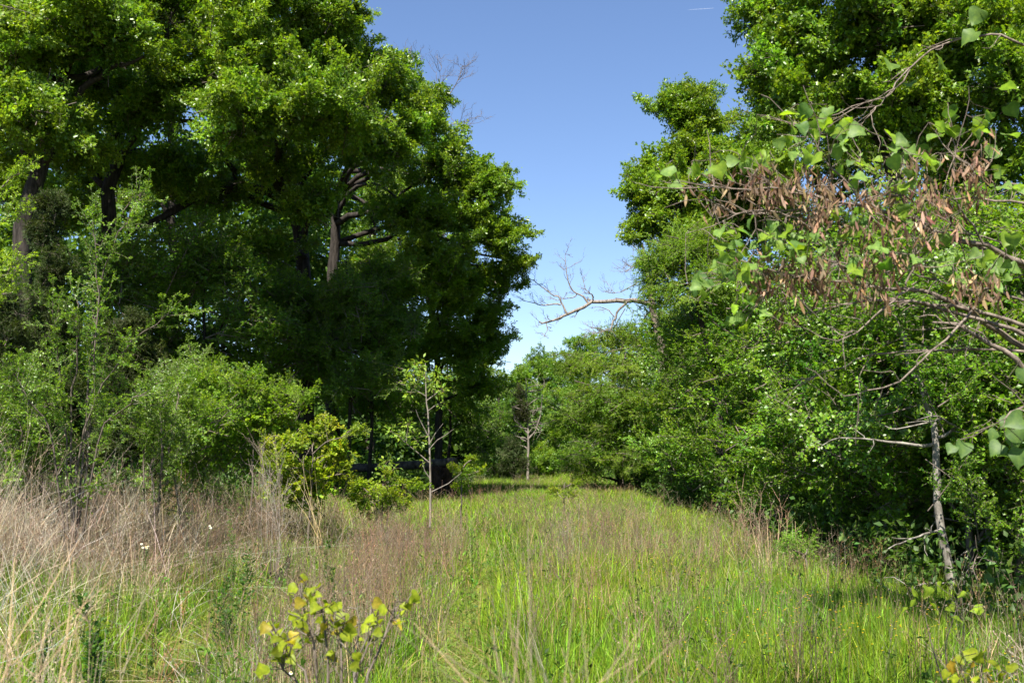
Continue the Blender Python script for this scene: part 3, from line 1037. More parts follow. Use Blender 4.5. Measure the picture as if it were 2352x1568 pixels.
UND = 'small understorey trees on the left'
for q, (px, d, ph, lab, seed, blobs) in enumerate([
    (470, 25, 600, 'shaded understorey tree below the low limb of the big oak', 31, [(470, 620, 130, 80, 10), (380, 700, 100, 80, 7), (560, 720, 110, 90, 8), (470, 830, 150, 70, 8)]),
    (690, 27, 640, 'shaded understorey tree in front of the big oak trunk', 32, [(640, 690, 110, 70, 9), (760, 720, 110, 80, 9), (690, 810, 140, 80, 9), (600, 860, 90, 60, 5)]),
    (850, 30, 690, 'bluish shaded understorey tree left of the yellowish sapling', 33, [(800, 760, 90, 70, 9), (880, 810, 90, 70, 9), (780, 880, 90, 60, 6), (850, 920, 110, 60, 6)]),
    (800, 26.5, 600, 'leafy understorey tree added in front of the fallen log to shade it, left of the sapling', 36, [(800, 680, 80, 60, 9), (880, 640, 90, 50, 9), (760, 780, 70, 60, 7), (850, 770, 80, 70, 8), (890, 860, 70, 60, 7), (930, 740, 60, 50, 6), (800, 880, 70, 50, 6)]),  # extra tree, put in to cast shade on the fallen log
    (300, 24, 600, 'shaded understorey tree behind the arching shrub', 34, [(280, 640, 120, 80, 8), (350, 780, 130, 90, 8), (230, 850, 120, 70, 6)]),
    (1030, 37, 820, 'low dark tree behind the fallen log', 35, [(1010, 900, 80, 60, 6), (1080, 960, 60, 60, 6), (940, 940, 80, 60, 6), (1100, 1030, 40, 40, 3)]),
]):
    tree('understorey_tree', lab, 'tree', [G(px, d), W(px + 5, 950, d), W(px - 5, ph, d)], 0.07, 0.025,
         [B(*(b[:2]), d + (0.8 if k % 2 else -0.6), *b[2:]) for k, b in enumerate(blobs)], 'elm', (0.95, 1.0, 0.9), group=UND, seed=seed, bark=BARK_OAK, dense=1.9)

CED = 'cedars on the left'
for lab, px, d, top, hw, seed in (('dull olive cedar with brownish tips behind the arching shrub', 112, 15, 430, 105, 41), ('short dull cedar cut off by the left picture edge', 5, 13, 650, 100, 42), ('dark cedar standing in the shade between the cedar tips and the oaks', 300, 20, 700, 130, 43)):
    bl = []
    for k in range(9):
        f = k / 8
        py = top + 40 + f * (1000 - top)
        w = hw * (0.25 + 0.75 * f ** 0.7)
        bl.append(B(px + (-1) ** k * w * 0.15, py, d, w, 36, 13))
    tree('cedar_tree', lab, 'cedar', [G(px, d), W(px, 800, d), W(px, top + 20, d)], 0.07, 0.012, bl, 'cedar', (0.9, 0.95, 0.8), group=CED, seed=seed, up=0.5)

# ------------------------------------------------------------------ trees on the right
OAKS_R = 'oaks along the right of the meadow'
tree('oak_tree', 'tall oak filling the upper right corner above the brown pods', 'tree',
     [G(2100, 18), W(2090, 700, 18), W(2060, 400, 18), W(2030, 200, 18), W(2010, 0, 18), W(2000, -200, 18)], 0.2, 0.07,
     [B(1780, 30, 19, 75, 75, 10), B(1770, 160, 19, 70, 70, 10), B(1870, 100, 18, 110, 110, 14), B(1850, -80, 19, 130, 90, 13), B(2030, 40, 17, 130, 120, 14), B(2220, 60, 16.5, 140, 130, 14), B(2060, -130, 17, 200, 100, 14), B(1900, 260, 18, 130, 70, 11), B(2120, 250, 17, 140, 90, 11), B(2330, 200, 16, 110, 110, 9), B(1770, 260, 19, 50, 45, 5), B(2350, -60, 17, 150, 120, 9), B(2250, 380, 17, 130, 80, 8)], 'oak', (0.98, 1.0, 1.0), group=OAKS_R, seed=51, spread=0.14)
tree('oak_tree', 'oak with a small rounded top standing clear against the sky on the right', 'tree',
     [G(1690, 26), W(1690, 800, 26), W(1670, 550, 26), W(1640, 400, 26), W(1615, 310, 26), W(1590, 250, 26)], 0.18, 0.05,
     [B(1560, 245, 26, 62, 30, 7), B(1610, 225, 26.5, 38, 24, 4), B(1590, 280, 26, 60, 30, 6), B(1650, 290, 26.5, 45, 28, 4), B(1600, 350, 25.5, 90, 40, 9), B(1500, 410, 25.5, 55, 50, 8), B(1470, 440, 25.5, 36, 55, 6), B(1560, 450, 25, 90, 60, 10), B(1690, 400, 25, 80, 60, 8), B(1730, 400, 24, 80, 60, 10), B(1780, 440, 24, 60, 50, 8), B(1480, 520, 25.5, 40, 45, 5), B(1580, 540, 25, 80, 50, 7), B(1700, 520, 25, 90, 60, 7)], 'oak', (1.05, 1.04, 1.0), group=OAKS_R, seed=52, limb_r=0.06)
tree('oak_tree', 'oak half hidden behind the pod branches in the second row on the right', 'tree',
     [G(1900, 26), W(1900, 800, 26), W(1890, 500, 26), W(1880, 300, 26)], 0.2, 0.06,
     [B(1760, 340, 25, 110, 80, 16), B(1740, 450, 25, 90, 70, 12), B(1950, 340, 25, 150, 90, 18), B(2150, 340, 25, 140, 80, 12), B(1830, 500, 24, 130, 80, 9), B(2000, 520, 23, 150, 90, 9), B(2180, 480, 23, 150, 100, 9)], 'elm', (1.0, 1.0, 1.0), group=OAKS_R, seed=53)
LOC = 'feathery locust trees on the right'
tree('locust_tree', 'feathery yellow-green locust spreading below the small rounded oak top', 'tree',
     [G(1660, 22), W(1650, 900, 22), W(1610, 720, 22), W(1570, 600, 22)], 0.11, 0.03,
     [B(1560, 575, 22, 80, 40, 10), B(1510, 610, 22, 60, 32, 7), B(1630, 560, 22, 90, 50, 9), B(1640, 640, 21.5, 100, 50, 9), B(1530, 660, 22, 60, 40, 5)], 'locust', (1.0, 1.0, 1.0), group=LOC, seed=54, up=0.1, dense=1.6)
tree('locust_tree', 'bright lime locust bulging over the far end of the right hedge', 'tree',
     [G(1420, 37), W(1420, 1000, 37), W(1410, 850, 37), W(1400, 760, 37)], 0.12, 0.04,
     [B(1410, 770, 36, 80, 40, 9), B(1340, 830, 36, 70, 42, 9), B(1440, 840, 35, 90, 50, 10), B(1360, 910, 35, 80, 50, 9), B(1450, 930, 34, 80, 50, 9), B(1310, 960, 36, 60, 50, 6), B(1390, 1000, 35, 80, 50, 6), B(1440, 1050, 34, 70, 36, 6), B(1350, 1055, 36, 70, 36, 6)], 'locust', (1.0, 1.0, 1.0), group=LOC, seed=55, up=0.1, dense=1.6)
FAR = 'trees closing the far end of the meadow'
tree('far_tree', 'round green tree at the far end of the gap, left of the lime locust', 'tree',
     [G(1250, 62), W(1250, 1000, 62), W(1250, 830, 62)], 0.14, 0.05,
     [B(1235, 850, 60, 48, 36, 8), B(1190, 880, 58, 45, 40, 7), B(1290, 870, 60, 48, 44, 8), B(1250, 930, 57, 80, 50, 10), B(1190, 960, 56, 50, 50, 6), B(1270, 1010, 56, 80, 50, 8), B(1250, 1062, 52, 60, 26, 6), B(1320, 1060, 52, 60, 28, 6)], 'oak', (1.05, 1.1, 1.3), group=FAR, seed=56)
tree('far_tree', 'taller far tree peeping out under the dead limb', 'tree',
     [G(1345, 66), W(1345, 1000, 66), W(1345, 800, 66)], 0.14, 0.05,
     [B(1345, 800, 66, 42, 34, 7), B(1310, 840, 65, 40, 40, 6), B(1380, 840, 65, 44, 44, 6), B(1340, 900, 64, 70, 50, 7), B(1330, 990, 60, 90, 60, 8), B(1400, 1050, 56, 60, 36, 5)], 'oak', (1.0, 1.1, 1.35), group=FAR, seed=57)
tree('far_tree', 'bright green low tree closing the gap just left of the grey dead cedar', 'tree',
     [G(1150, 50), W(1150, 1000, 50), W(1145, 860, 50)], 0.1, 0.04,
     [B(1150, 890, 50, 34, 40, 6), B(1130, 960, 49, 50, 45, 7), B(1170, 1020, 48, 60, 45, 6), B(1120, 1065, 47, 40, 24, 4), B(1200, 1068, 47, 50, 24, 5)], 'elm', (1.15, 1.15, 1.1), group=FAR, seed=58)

# the grey half-dead cedar and the dark one beneath it
r = np.random.default_rng(61)
bl = [B(1195, 890 + 22 * k, 46, 14 + 7 * k, 16, 5) for k in range(4)]
t = tree('cedar_tree', 'grey half-dead cedar with bare pale twigs at the far end', 'cedar', [G(1212, 46), W(1213, 1000, 46), W(1208, 868, 46)], 0.07, 0.012, bl, 'cedar', (1.1, 0.95, 1.1), bark=BARK_DEAD, seed=62, up=0.4)
mb = MB()
b0 = np.array(t.location)
for k in range(26):
    py = r.uniform(890, 1040)
    s = W(1212, py, 46)
    ln = M(r.uniform(18, 44), 46)
    e = s + np.array([r.choice([-1, 1]) * ln, r.normal() * 0.3, r.uniform(0.05, 0.6) * ln])
    pa = curve_path(s, e, 5, 0.12, r)
    mb.tube(pa, np.linspace(0.028, 0.01, 5), 4)
    for j in range(3):
        q = pa[r.integers(2, 5)]
        mb.tube(curve_path(q, q + r.normal(size=3) * 0.25 + [0, 0, 0.12], 3, 0.1, r), [0.012, 0.01, 0.006], 3)
for sx, a, b in ((-1, 945, 985), (1, 905, 1000)):
    pa = np.array([W(1212, b + 10, 46), W(1212 + sx * 18, b - 10, 45.9), W(1212 + sx * 30, (a + b) / 2, 45.8), W(1212 + sx * 34, a, 45.8)])
    mb.tube(pa, np.linspace(0.045, 0.02, 4), 5)
mb.build('bare_branches', [BARK_DEAD], t, False, b0)
tree('cedar_tree', 'small black-green cedar at the foot of the grey dead cedar', 'cedar', [G(1180, 44), W(1180, 1050, 44), W(1180, 1010, 44)], 0.06, 0.015, [B(1178, 1020 + 18 * k, 44, 20 + 9 * k, 16, 6) for k in range(4)], 'cedar', (0.9, 1.0, 1.0), seed=63, up=0.5)

# ---- the dense thicket along the right side
TH = 'tall shrubs forming the right hand thicket'
labs = [
    'small-leaved shrub at the far end of the right thicket beside the lime locust',
    'thicket shrub just nearer than the lime locust',
    'thicket shrub below the left end of the feathery locust',
    'thicket shrub below the lowest hanging redbud leaves',
    'thicket shrub left of the lowest brown pods, spilling onto the grass',
    'thicket shrub in the middle of the right thicket over the tan grass tuft',
    'thicket shrub left of the pale crooked trunk',
    'thicket shrub round the pale crooked trunk',
    'dark thicket shrub at the right picture edge behind the pale trunks',
]
spots = [(36, 1.4, 6.2), (31, 1.4, 6.4), (26.5, 1.45, 6.2), (22.5, 1.5, 5.7), (19, 1.55, 5.3), (16.2, 1.55, 5.0), (13.8, 1.6, 4.7), (12.0, 1.7, 4.5), (11.4, 2.9, 4.4)]
for q, ((d, off, h), lab) in enumerate(zip(spots, labs)):
    r = np.random.default_rng(70 + q)
    cx = float(hedge_x(d)) + off
    bl = []
    nn = int(round(13 * h / 4.3))
    for k in range(nn):
        f = (k + 0.5) / nn
        z = (1.15 if q >= 6 else 0.55) + (h - (1.4 if q >= 6 else 0.9)) * f
        a = k * 2.4
        rr = 1.15 * math.sin(0.6 + 2.1 * f)
        bl.append((np.array([cx + rr * math.cos(a) * 0.8, d + rr * math.sin(a) * 1.1, z]), np.array([0.95, 1.05, 0.6]), 7))
    g = np.array([cx, d, 0])
    tree('thicket_shrub', lab, 'shrub', [g, g + [0.05, 0, h * 0.4], g + [-0.1, 0.1, h * 0.85]], 0.05, 0.015, bl, 'thicket', np.array((1.0, 1.0, 1.0)) * (1.1 - 0.02 * q), bark=BARK_TWIG, group=TH, seed=80 + q, spread=0.16)
# a taller second row behind it
for q, (d, cx, h, lab) in enumerate([(34, 7.0, 6.6, 'taller small-leaved tree rising behind the far end of the thicket'), (27, 7.2, 6.4, 'taller small-leaved tree behind the feathery locust'), (20.5, 7.4, 6.3, 'taller small-leaved tree behind the lowest redbud leaves'), (15.5, 7.6, 5.6, 'taller small-leaved tree behind the brown pods'), (13.2, 9.0, 5.4, 'taller small-leaved tree behind the redbud limbs at the right edge')]):
    bl = []
    for k in range(10):
        f = (k + 0.5) / 10
        a = k * 2.4
        bl.append((np.array([cx + 1.2 * math.cos(a), d + 1.4 * math.sin(a), 1.0 + (h - 1.2) * f]), np.array([1.3, 1.4, 0.8]), 6))
    g = np.array([cx, d, 0])
    tree('thicket_tree', lab, 'tree', [g, g + [0.1, 0, h * 0.5], g + [-0.1, 0, h * 0.9]], 0.09, 0.02, bl, 'elm', (1.05, 1.0, 0.95), bark=BARK_PALE, group='taller trees behind the thicket', seed=95 + q, spread=0.14)

# pale trunks in the thicket
PT = 'pale trunks in the thicket'


def pale(lab, pts, rads, limbs, seed, bark=BARK_PALE):
    r = np.random.default_rng(seed)
    base = np.array(pts[0], float)
    base[2] = float(ground_z(base[0], base[1])) - 0.02
    pts = np.array([base] + list(pts[1:]))
    q = np.linspace(0, 1, len(pts))
    qq = np.linspace(0, 1, 18)
    pp = np.stack([np.interp(qq, q, pts[:, s]) for s in range(3)], 1)
    pp[1:-1] += r.normal(size=(16, 3)) * rads[0] * 0.16
    root = empty('slender_tree', base)
    tag(root, lab, 'tree', PT)
    mb = MB()
    mb.tube(pp, np.interp(qq, [0, 0.06, 1], [rads[0] * 1.35, rads[0], rads[1]]), 10)
    mb.build('trunk', [bark], root, True, base)
    for l, r0, r1 in limbs:
        l = np.asarray(l, float)
        mb = MB()
        q = np.linspace(0, 1, len(l))
        qq = np.linspace(0, 1, 9)
        lp = np.stack([np.interp(qq, q, l[:, s]) for s in range(3)], 1)
        lp[1:-1] += r.normal(size=(7, 3)) * 0.012
        mb.tube(lp, np.linspace(r0, r1, 9), 5)
        for k in range(4):
            s = lp[r.integers(2, 9)]
            mb.tube(curve_path(s, s + r.normal(size=3) * 0.14 + unit(lp[-1] - lp[0]) * 0.18, 4, 0.1, r), np.linspace(r0 * 0.4, 0.003, 4), 4)
        mb.build('limb', [bark], root, True, base)
    crown = empty('crown', (0, 0, 0), root)
    fill_crown(crown, base, [(pp[-1] + [0, 0, 0.2], (1.1, 1.1, 0.8), 9), (pp[-5] + [0.1, -0.35, 0], (0.6, 0.4, 0.7), 6), (pp[8] + [0.1, -0.35, 0], (0.5, 0.2, 0.4), 3)], 'thicket', (1, 1, 1), None, r)
    return root


d = 10.7
pale('pale crooked trunk with grey blotches at the edge of the right thicket', [G(2192, d), W(2190, 1370, d), W(2178, 1300, d), W(2162, 1210, d), W(2152, 1130, d), W(2152, 1040, d), W(2140, 960, d), W(2120, 880, d), W(2085, 840, d), W(2075, 760, d)], (0.052, 0.022),
     [([W(2150, 1020, d), W(2080, 1020, d - .1), W(2000, 1012, d - .2), W(1930, 1005, d - .2)], 0.022, 0.006), ([W(2150, 1005, d), W(2200, 985, d - .2), W(2160, 960, d - .4), W(2060, 985, d - .5)], 0.02, 0.006), ([W(2165, 1215, d), W(2110, 1230, d - .3), W(2040, 1260, d - .5)], 0.016, 0.005), ([W(2186, 1340, d), W(2120, 1335, d - .3), W(2070, 1375, d - .6), W(2030, 1395, d - .7)], 0.016, 0.006), ([W(2190, 1375, d), W(2215, 1340, d - .2), W(2235, 1310, d - .3)], 0.014, 0.005)], 201)
d = 11.6
pale('thin pale trunk right of the crooked one', [G(2272, d), W(2270, 1300, d), W(2270, 1200, d), W(2264, 1120, d), W(2262, 1020, d), W(2255, 960, d), W(2270, 820, d)], (0.04, 0.02),
     [([W(2268, 1170, d), W(2300, 1160, d - .2), W(2330, 1165, d - .3)], 0.014, 0.005), ([W(2270, 1230, d), W(2210, 1270, d - .3), W(2175, 1310, d - .5)], 0.014, 0.005), ([W(2262, 1030, d), W(2310, 990, d - .2), W(2360, 975, d - .3)], 0.014, 0.005)], 202)
d = 10.9
pale('brownish trunk half cut off by the right picture edge', [G(2352, d), W(2350, 1330, d), W(2343, 1230, d), W(2350, 1130, d), W(2360, 950, d)], (0.065, 0.03),
     [([W(2348, 1300, d), W(2290, 1290, d - .3), W(2240, 1283, d - .5)], 0.016, 0.006)], 203, BARK_TWIG)
d = 14.5
pale('dim brownish trunk in the shade left of the pale crooked trunk', [G(2035, d), W(2035, 1220, d), W(2045, 1150, d), W(2030, 1000, d), W(2040, 800, d)], (0.05, 0.03), [], 204, BARK_TWIG)

# dead limb jutting into the gap
root = empty('dead_tree', (G(1530, 31)))
tag(root, 'bare dead limb jutting left from the right trees into the sky', 'tree')
r = np.random.default_rng(210)
d = 31.0
b0 = np.array(root.location)
mb = MB()
tp = np.array([G(1530, d), W(1535, 950, d), W(1520, 800, d), W(1500, 715, d), W(1490, 640, d), W(1475, 560, d)])
mb.tube(tp, [0.17, 0.15, 0.13, 0.12, 0.09, 0.03], 8)
mb.build('trunk', [BARK_TWIG], root, True, b0)


def limb_tree(pts, r0, r1, r, fork=6, ln=1.0, up=0.3, out=None, depth=2):
    pts = np.asarray(pts, float)
    q = np.linspace(0, 1, len(pts))
    k = max(8, len(pts) * 2)
    qq = np.linspace(0, 1, k)
    pp = np.stack([np.interp(qq, q, pts[:, s]) for s in range(3)], 1)
    pp[1:-1] += r.normal(size=(k - 2, 3)) * r0 * 0.3
    rad = np.linspace(r0, r1, k)
    out.tube(pp, rad, 6)

    def twig(s, dr, L, ra, lev):
        e = s + unit(dr) * L
        pa = curve_path(s, e, 5, 0.12, r)
        out.tube(pa, np.linspace(ra, ra * 0.5, 5), 4)
        if lev > 0:
            for _ in range(r.integers(2, 5)):
                f = r.integers(1, 5)
                twig(pa[f], unit(dr) + r.normal(size=3) * 0.55 + [0, 0, 0.15], L * r.uniform(0.4, 0.7), ra * 0.6, lev - 1)
    for _ in range(fork):
        i = r.integers(k // 4, k)
        tg = unit(pp[i] - pp[i - 1])
        twig(pp[i], tg * 0.6 + r.normal(size=3) * 0.55 + [0, 0, up], ln * r.uniform(0.5, 1.0), max(rad[i] * 0.35, min(0.008, r0 * 0.5)), depth)


for pts, r0, r1, fk, ln in (
    ([W(1505, 700, d), W(1450, 690, d), W(1410, 692, d), W(1350, 697, d), W(1310, 716, d), W(1285, 732, d), W(1255, 742, d), W(1238, 738, d)], 0.105, 0.03, 7, 0.45),
    ([W(1302, 720, d), W(1292, 700, d), W(1285, 683, d), W(1270, 678, d), W(1240, 655, d), W(1215, 640, d)], 0.045, 0.012, 6, 0.45),
    ([W(1288, 700, d), W(1270, 698, d), W(1245, 702, d), W(1220, 695, d), W(1200, 690, d)], 0.035, 0.01, 6, 0.45),
    ([W(1352, 697, d), W(1340, 680, d), W(1318, 672, d), W(1305, 650, d), W(1300, 620, d), W(1298, 585, d)], 0.045, 0.01, 9, 0.5),
    ([W(1325, 674, d), W(1320, 682, d), W(1300, 685, d), W(1280, 690, d)], 0.025, 0.012, 3, 0.35),
    ([W(1365, 695, d), W(1358, 675, d), W(1345, 665, d), W(1338, 640, d)], 0.025, 0.01, 4, 0.4),
    ([W(1335, 708, d), W(1325, 716, d), W(1320, 730, d)], 0.03, 0.015, 1, 0.2),
    ([W(1255, 742, d), W(1258, 756, d), W(1250, 772, d)], 0.022, 0.008, 4, 0.35),
    ([W(1440, 694, d), W(1420, 712, d), W(1410, 735, d), W(1402, 756, d)], 0.055, 0.03, 3, 0.35),
    ([W(1412, 728, d), W(1398, 712, d), W(1378, 705, d)], 0.024, 0.014, 2, 0.3),
    ([W(1490, 640, d), W(1460, 650, d), W(1430, 670, d), W(1400, 672, d)], 0.03, 0.01, 8, 0.6),
    ([W(1480, 590, d), W(1455, 612, d), W(1435, 625, d)], 0.035, 0.012, 8, 0.7),
    ([W(1470, 580, d), W(1450, 560, d), W(1440, 530, d)], 0.025, 0.01, 6, 0.5),
    ([W(1400, 756, d), W(1370, 765, d), W(1340, 772, d)], 0.02, 0.008, 8, 0.5),
):
    mb = MB()
    limb_tree(pts, r0 * 0.82, r1 * 0.8, r, fk, ln, 0.25, mb)
    mb.build('limb', [BARK_DEAD], root, False, b0)

# dead twigs sticking out of the left crown
DT = 'leafless twig tops in the left crown'
for lab, px, d, st in (
    ('leafless twigs sticking up into the sky from the left crown', 1000, 31, [([W(970, 260, 31), W(975, 215, 31), W(955, 170, 31), W(948, 135, 31)], 9), ([W(1020, 235, 31), W(1050, 190, 31), W(1065, 150, 31)], 9), ([W(985, 235, 31), W(1010, 200, 31), W(1010, 165, 31)], 7)]),
    ('short leafless twig poking right from the left crown', 1050, 31, [([W(1010, 290, 31), W(1050, 283, 31), W(1085, 290, 31)], 8)])):
    o = empty('dead_branch', st[0][0][0])
    tag(o, lab, 'dead branch', DT)
    for pts, fk in st:
        mb = MB()
        limb_tree(pts, 0.018, 0.006, r, fk, 0.7, 0.4, mb)
        mb.build('twig', [BARK_TWIG], o, False, np.array(o.location))

# fallen log
d = 29.5
o = empty('fallen_log', G(950, d))
tag(o, 'grey weathered fallen log lying level in the deep shade behind the sapling', 'log')
b0 = np.array(o.location)
mb = MB()
pa = np.stack([np.linspace(a_, b_, 18) for a_, b_ in zip(W(600, 1100, d + 3.0), W(1046, 1056, d - 0.5))], 1)
pa[:, 2] += 0.06 * np.sin(np.linspace(0, 4.5, 18)) + 0.014 * rng.normal(size=18)
mb.tube(pa, np.linspace(0.09, 0.15, 18) * (1 + 0.13 * rng.normal(size=18)), 11, cap=True)
mb.build('trunk', [BARK_LOG], o, True, b0)
mb = MB()
c = pa[-1]
for k in range(46):
    e = c + np.array([rng.normal() * 0.3 - 0.35, rng.normal() * 0.25 + 0.2, 0])
    e[2] = rng.uniform(-0.05, 0.5)
    s0 = c + np.array([rng.uniform(-0.75, -0.15), rng.normal() * 0.08 + 0.15, rng.uniform(-0.3, -0.12)])
    mb.tube(curve_path(s0, e, 6, 0.06), np.linspace(0.09, 0.05, 6) * rng.uniform(0.5, 1.2), 6)
mb.build('stump', [bark_material('shade_dark_wood', (0.012, 0.008, 0.006), (0.045, 0.026, 0.019), 10, 0.5, 0.8)], o, True, b0)  # red-brown wood taken near black: deep shade under the log is in the colour

# contrail
k = 3200 / W(0, 784, 1)[1]
a_, b_ = W(1580, 23, 3200), W(1640, 19, 3200)
mb = MB()
mb.tube(np.stack([a_ + (b_ - a_) * f for f in np.linspace(0, 1, 6)]), [0.2, 0.5, 0.6, 0.7, 0.7, 0.3], 8)
cm = bpy.data.materials.new('vapour')
cm.use_nodes = True
cp = cm.node_tree.nodes['Principled BSDF']
cp.inputs['Base Color'].default_value = (0.9, 0.9, 0.92, 1)
cp.inputs['Roughness'].default_value = 1.0
cp.inputs['Alpha'].default_value = 0.16
tag(mb.build('contrail', [cm], None, True, a_), 'thin short white contrail high in the blue sky', 'contrail')

# ------------------------------------------------------------------ shrubs and saplings along the left edge
SHL = 'shrubs along the left edge of the meadow'


def stem_shrub(name, label, cat, base, stems, kind, tint, r0, step, size, group=None, seed=1, bark=BARK_TWIG, start=0.2, spread=0.14, out=0.6):
    """A shrub of separate stems, each set with leafy shoots from `start` of its length to its tip."""
    r = np.random.default_rng(seed)
    base = np.array(base, float)
    base[2] = float(ground_z(base[0], base[1])) - 0.02
    root = empty(name, base)
    tag(root, label, cat, group)
    fol = empty('foliage', (0, 0, 0), root)
    mods = MODS[kind]
    for pts in stems:
        pts = np.asarray(pts, float)
        q = np.linspace(0, 1, len(pts))
        qq = np.linspace(0, 1, 14)
        pp = np.stack([np.interp(qq, q, pts[:, s]) for s in range(3)], 1)
        pp[1:-1] += r.normal(size=(12, 3)) * 0.015
        mb = MB()
        mb.tube(pp, np.linspace(r0, r0 * 0.25, 14), 6)
        mb.build('stem', [bark], root, True, base)
        L = np.linalg.norm(np.diff(pp, axis=0), axis=1).sum()
        f = start
        while f < 1.0:
            i = min(int(f * 13), 12)
            p = pp[i] + (pp[i + 1] - pp[i]) * (f * 13 - i)
            tg = unit(pp[i + 1] - pp[i])
            d = unit(tg * 0.7 + r.normal(size=3) * out + np.array([0, 0, 0.15]))
            x, y, z = frame(d, r.normal() * 0.5, r)
            me, ML = mods[r.integers(len(mods))]
            col = np.asarray(tint) * math.exp(r.normal() * spread)
            o = link_copy(me, 'leafy_shoot', fol, p - base, (x, y, z), size * r.uniform(0.7, 1.2) * (1 - 0.35 * f), col)
            o['kind'] = 'stuff'
            f += step / L * r.uniform(0.7, 1.3)
        x, y, z = frame(unit(pp[-1] - pp[-2]), 0, r)
        o = link_copy(mods[r.integers(len(mods))][0], 'leafy_shoot', fol, pp[-2] - base, (x, y, z), size * 0.7, np.asarray(tint) * 1.15)
        o['kind'] = 'stuff'
    return root


d = 11.0
b = G(190, d)
stem_shrub('arching_shrub', 'tall shrub of upright arching stems with small shiny leaves in front of the cedars', 'shrub', b,
           [[b, W(152, 980, d), W(135, 850, d), W(127, 755, d - .2), W(120, 690, d - .3)],
            [b, W(167, 910, d), W(178, 800, d - .2), W(181, 745, d - .3), W(178, 690, d - .3)],
            [b, W(180, 1010, d), W(245, 870, d - .3), W(294, 800, d - .5), W(370, 735, d - .7), W(405, 725, d - .8)],
            [b, W(210, 900, d + .2), W(224, 700, d + .2), W(220, 560, d + .1), W(212, 475, d)],
            [b, W(205, 850, d + .3), W(230, 650, d + .2), W(275, 540, d), W(308, 475, d - .1), W(325, 440, d - .2)],
            [b, W(120, 990, d - .4), W(60, 900, d - .6), W(30, 860, d - .7)],
            [b, W(230, 980, d - .5), W(310, 920, d - .8), W(370, 880, d - 1)],
            [b, W(230, 980, d + .4), W(270, 930, d + .4), W(300, 900, d + .4)]], 'shiny', (1.02, 1.0, 0.9), 0.012, 0.15, 0.55, SHL, 301, BARK_TWIG, 0.2, out=0.5)
d = 5.6
b = G(-140, d)
stem_shrub('arching_shrub', 'yellow-green sprays reaching in from the left picture edge', 'shrub', b,
           [[b, W(-130, 800, d), W(-80, 560, d), W(-20, 440, d), W(55, 395, d)],
            [b, W(-120, 900, d), W(-70, 700, d), W(-20, 640, d), W(45, 600, d)],
            [b, W(-120, 850, d), W(-80, 600, d), W(-40, 530, d), W(20, 500, d)],
            [b, W(-110, 900, d), W(-70, 740, d), W(-20, 690, d), W(40, 655, d)]], 'shiny', (1.75, 1.5, 0.7), 0.012, 0.075, 0.24, SHL, 302, BARK_TWIG, 0.5, out=0.4)
for lab, px, d, st, kind, tint, seed, size in (
    ('dark green shrub with shiny leaves at the left edge, above the tall dead grass', 50, 11.5, [(20, 860), (70, 850), (110, 900), (-30, 880), (50, 950), (10, 940)], 'shiny', (0.95, 0.93, 0.8), 311, 0.6),
    ('green shrub right of the arching stems, over dead weed stalks', 370, 13, [(330, 900), (370, 850), (410, 880), (300, 960), (440, 930), (380, 960)], 'shiny', (0.95, 0.92, 0.75), 312, 0.5),
    ('blue-green shrub behind the lime bush, below the shaded trees', 440, 17.5, [(410, 840), (450, 820), (490, 850), (400, 900), (520, 880), (450, 930)], 'thicket', (0.95, 0.9, 0.7), 313, 0.5),
):
    b = G(px, d)
    r = np.random.default_rng(seed)
    stem_shrub('green_shrub', lab, 'shrub', b, [[b + r.normal(size=3) * [0.15, 0.15, 0], W(px + (x - px) * 0.5, 1050, d + r.normal() * 0.3), W(px + (x - px) * 0.8, (1020 + y) / 2, d + r.normal() * 0.5), W(x, y, d + r.normal() * 0.6)] for x, y in st], kind, tint, 0.014, 0.09, size, SHL, seed)

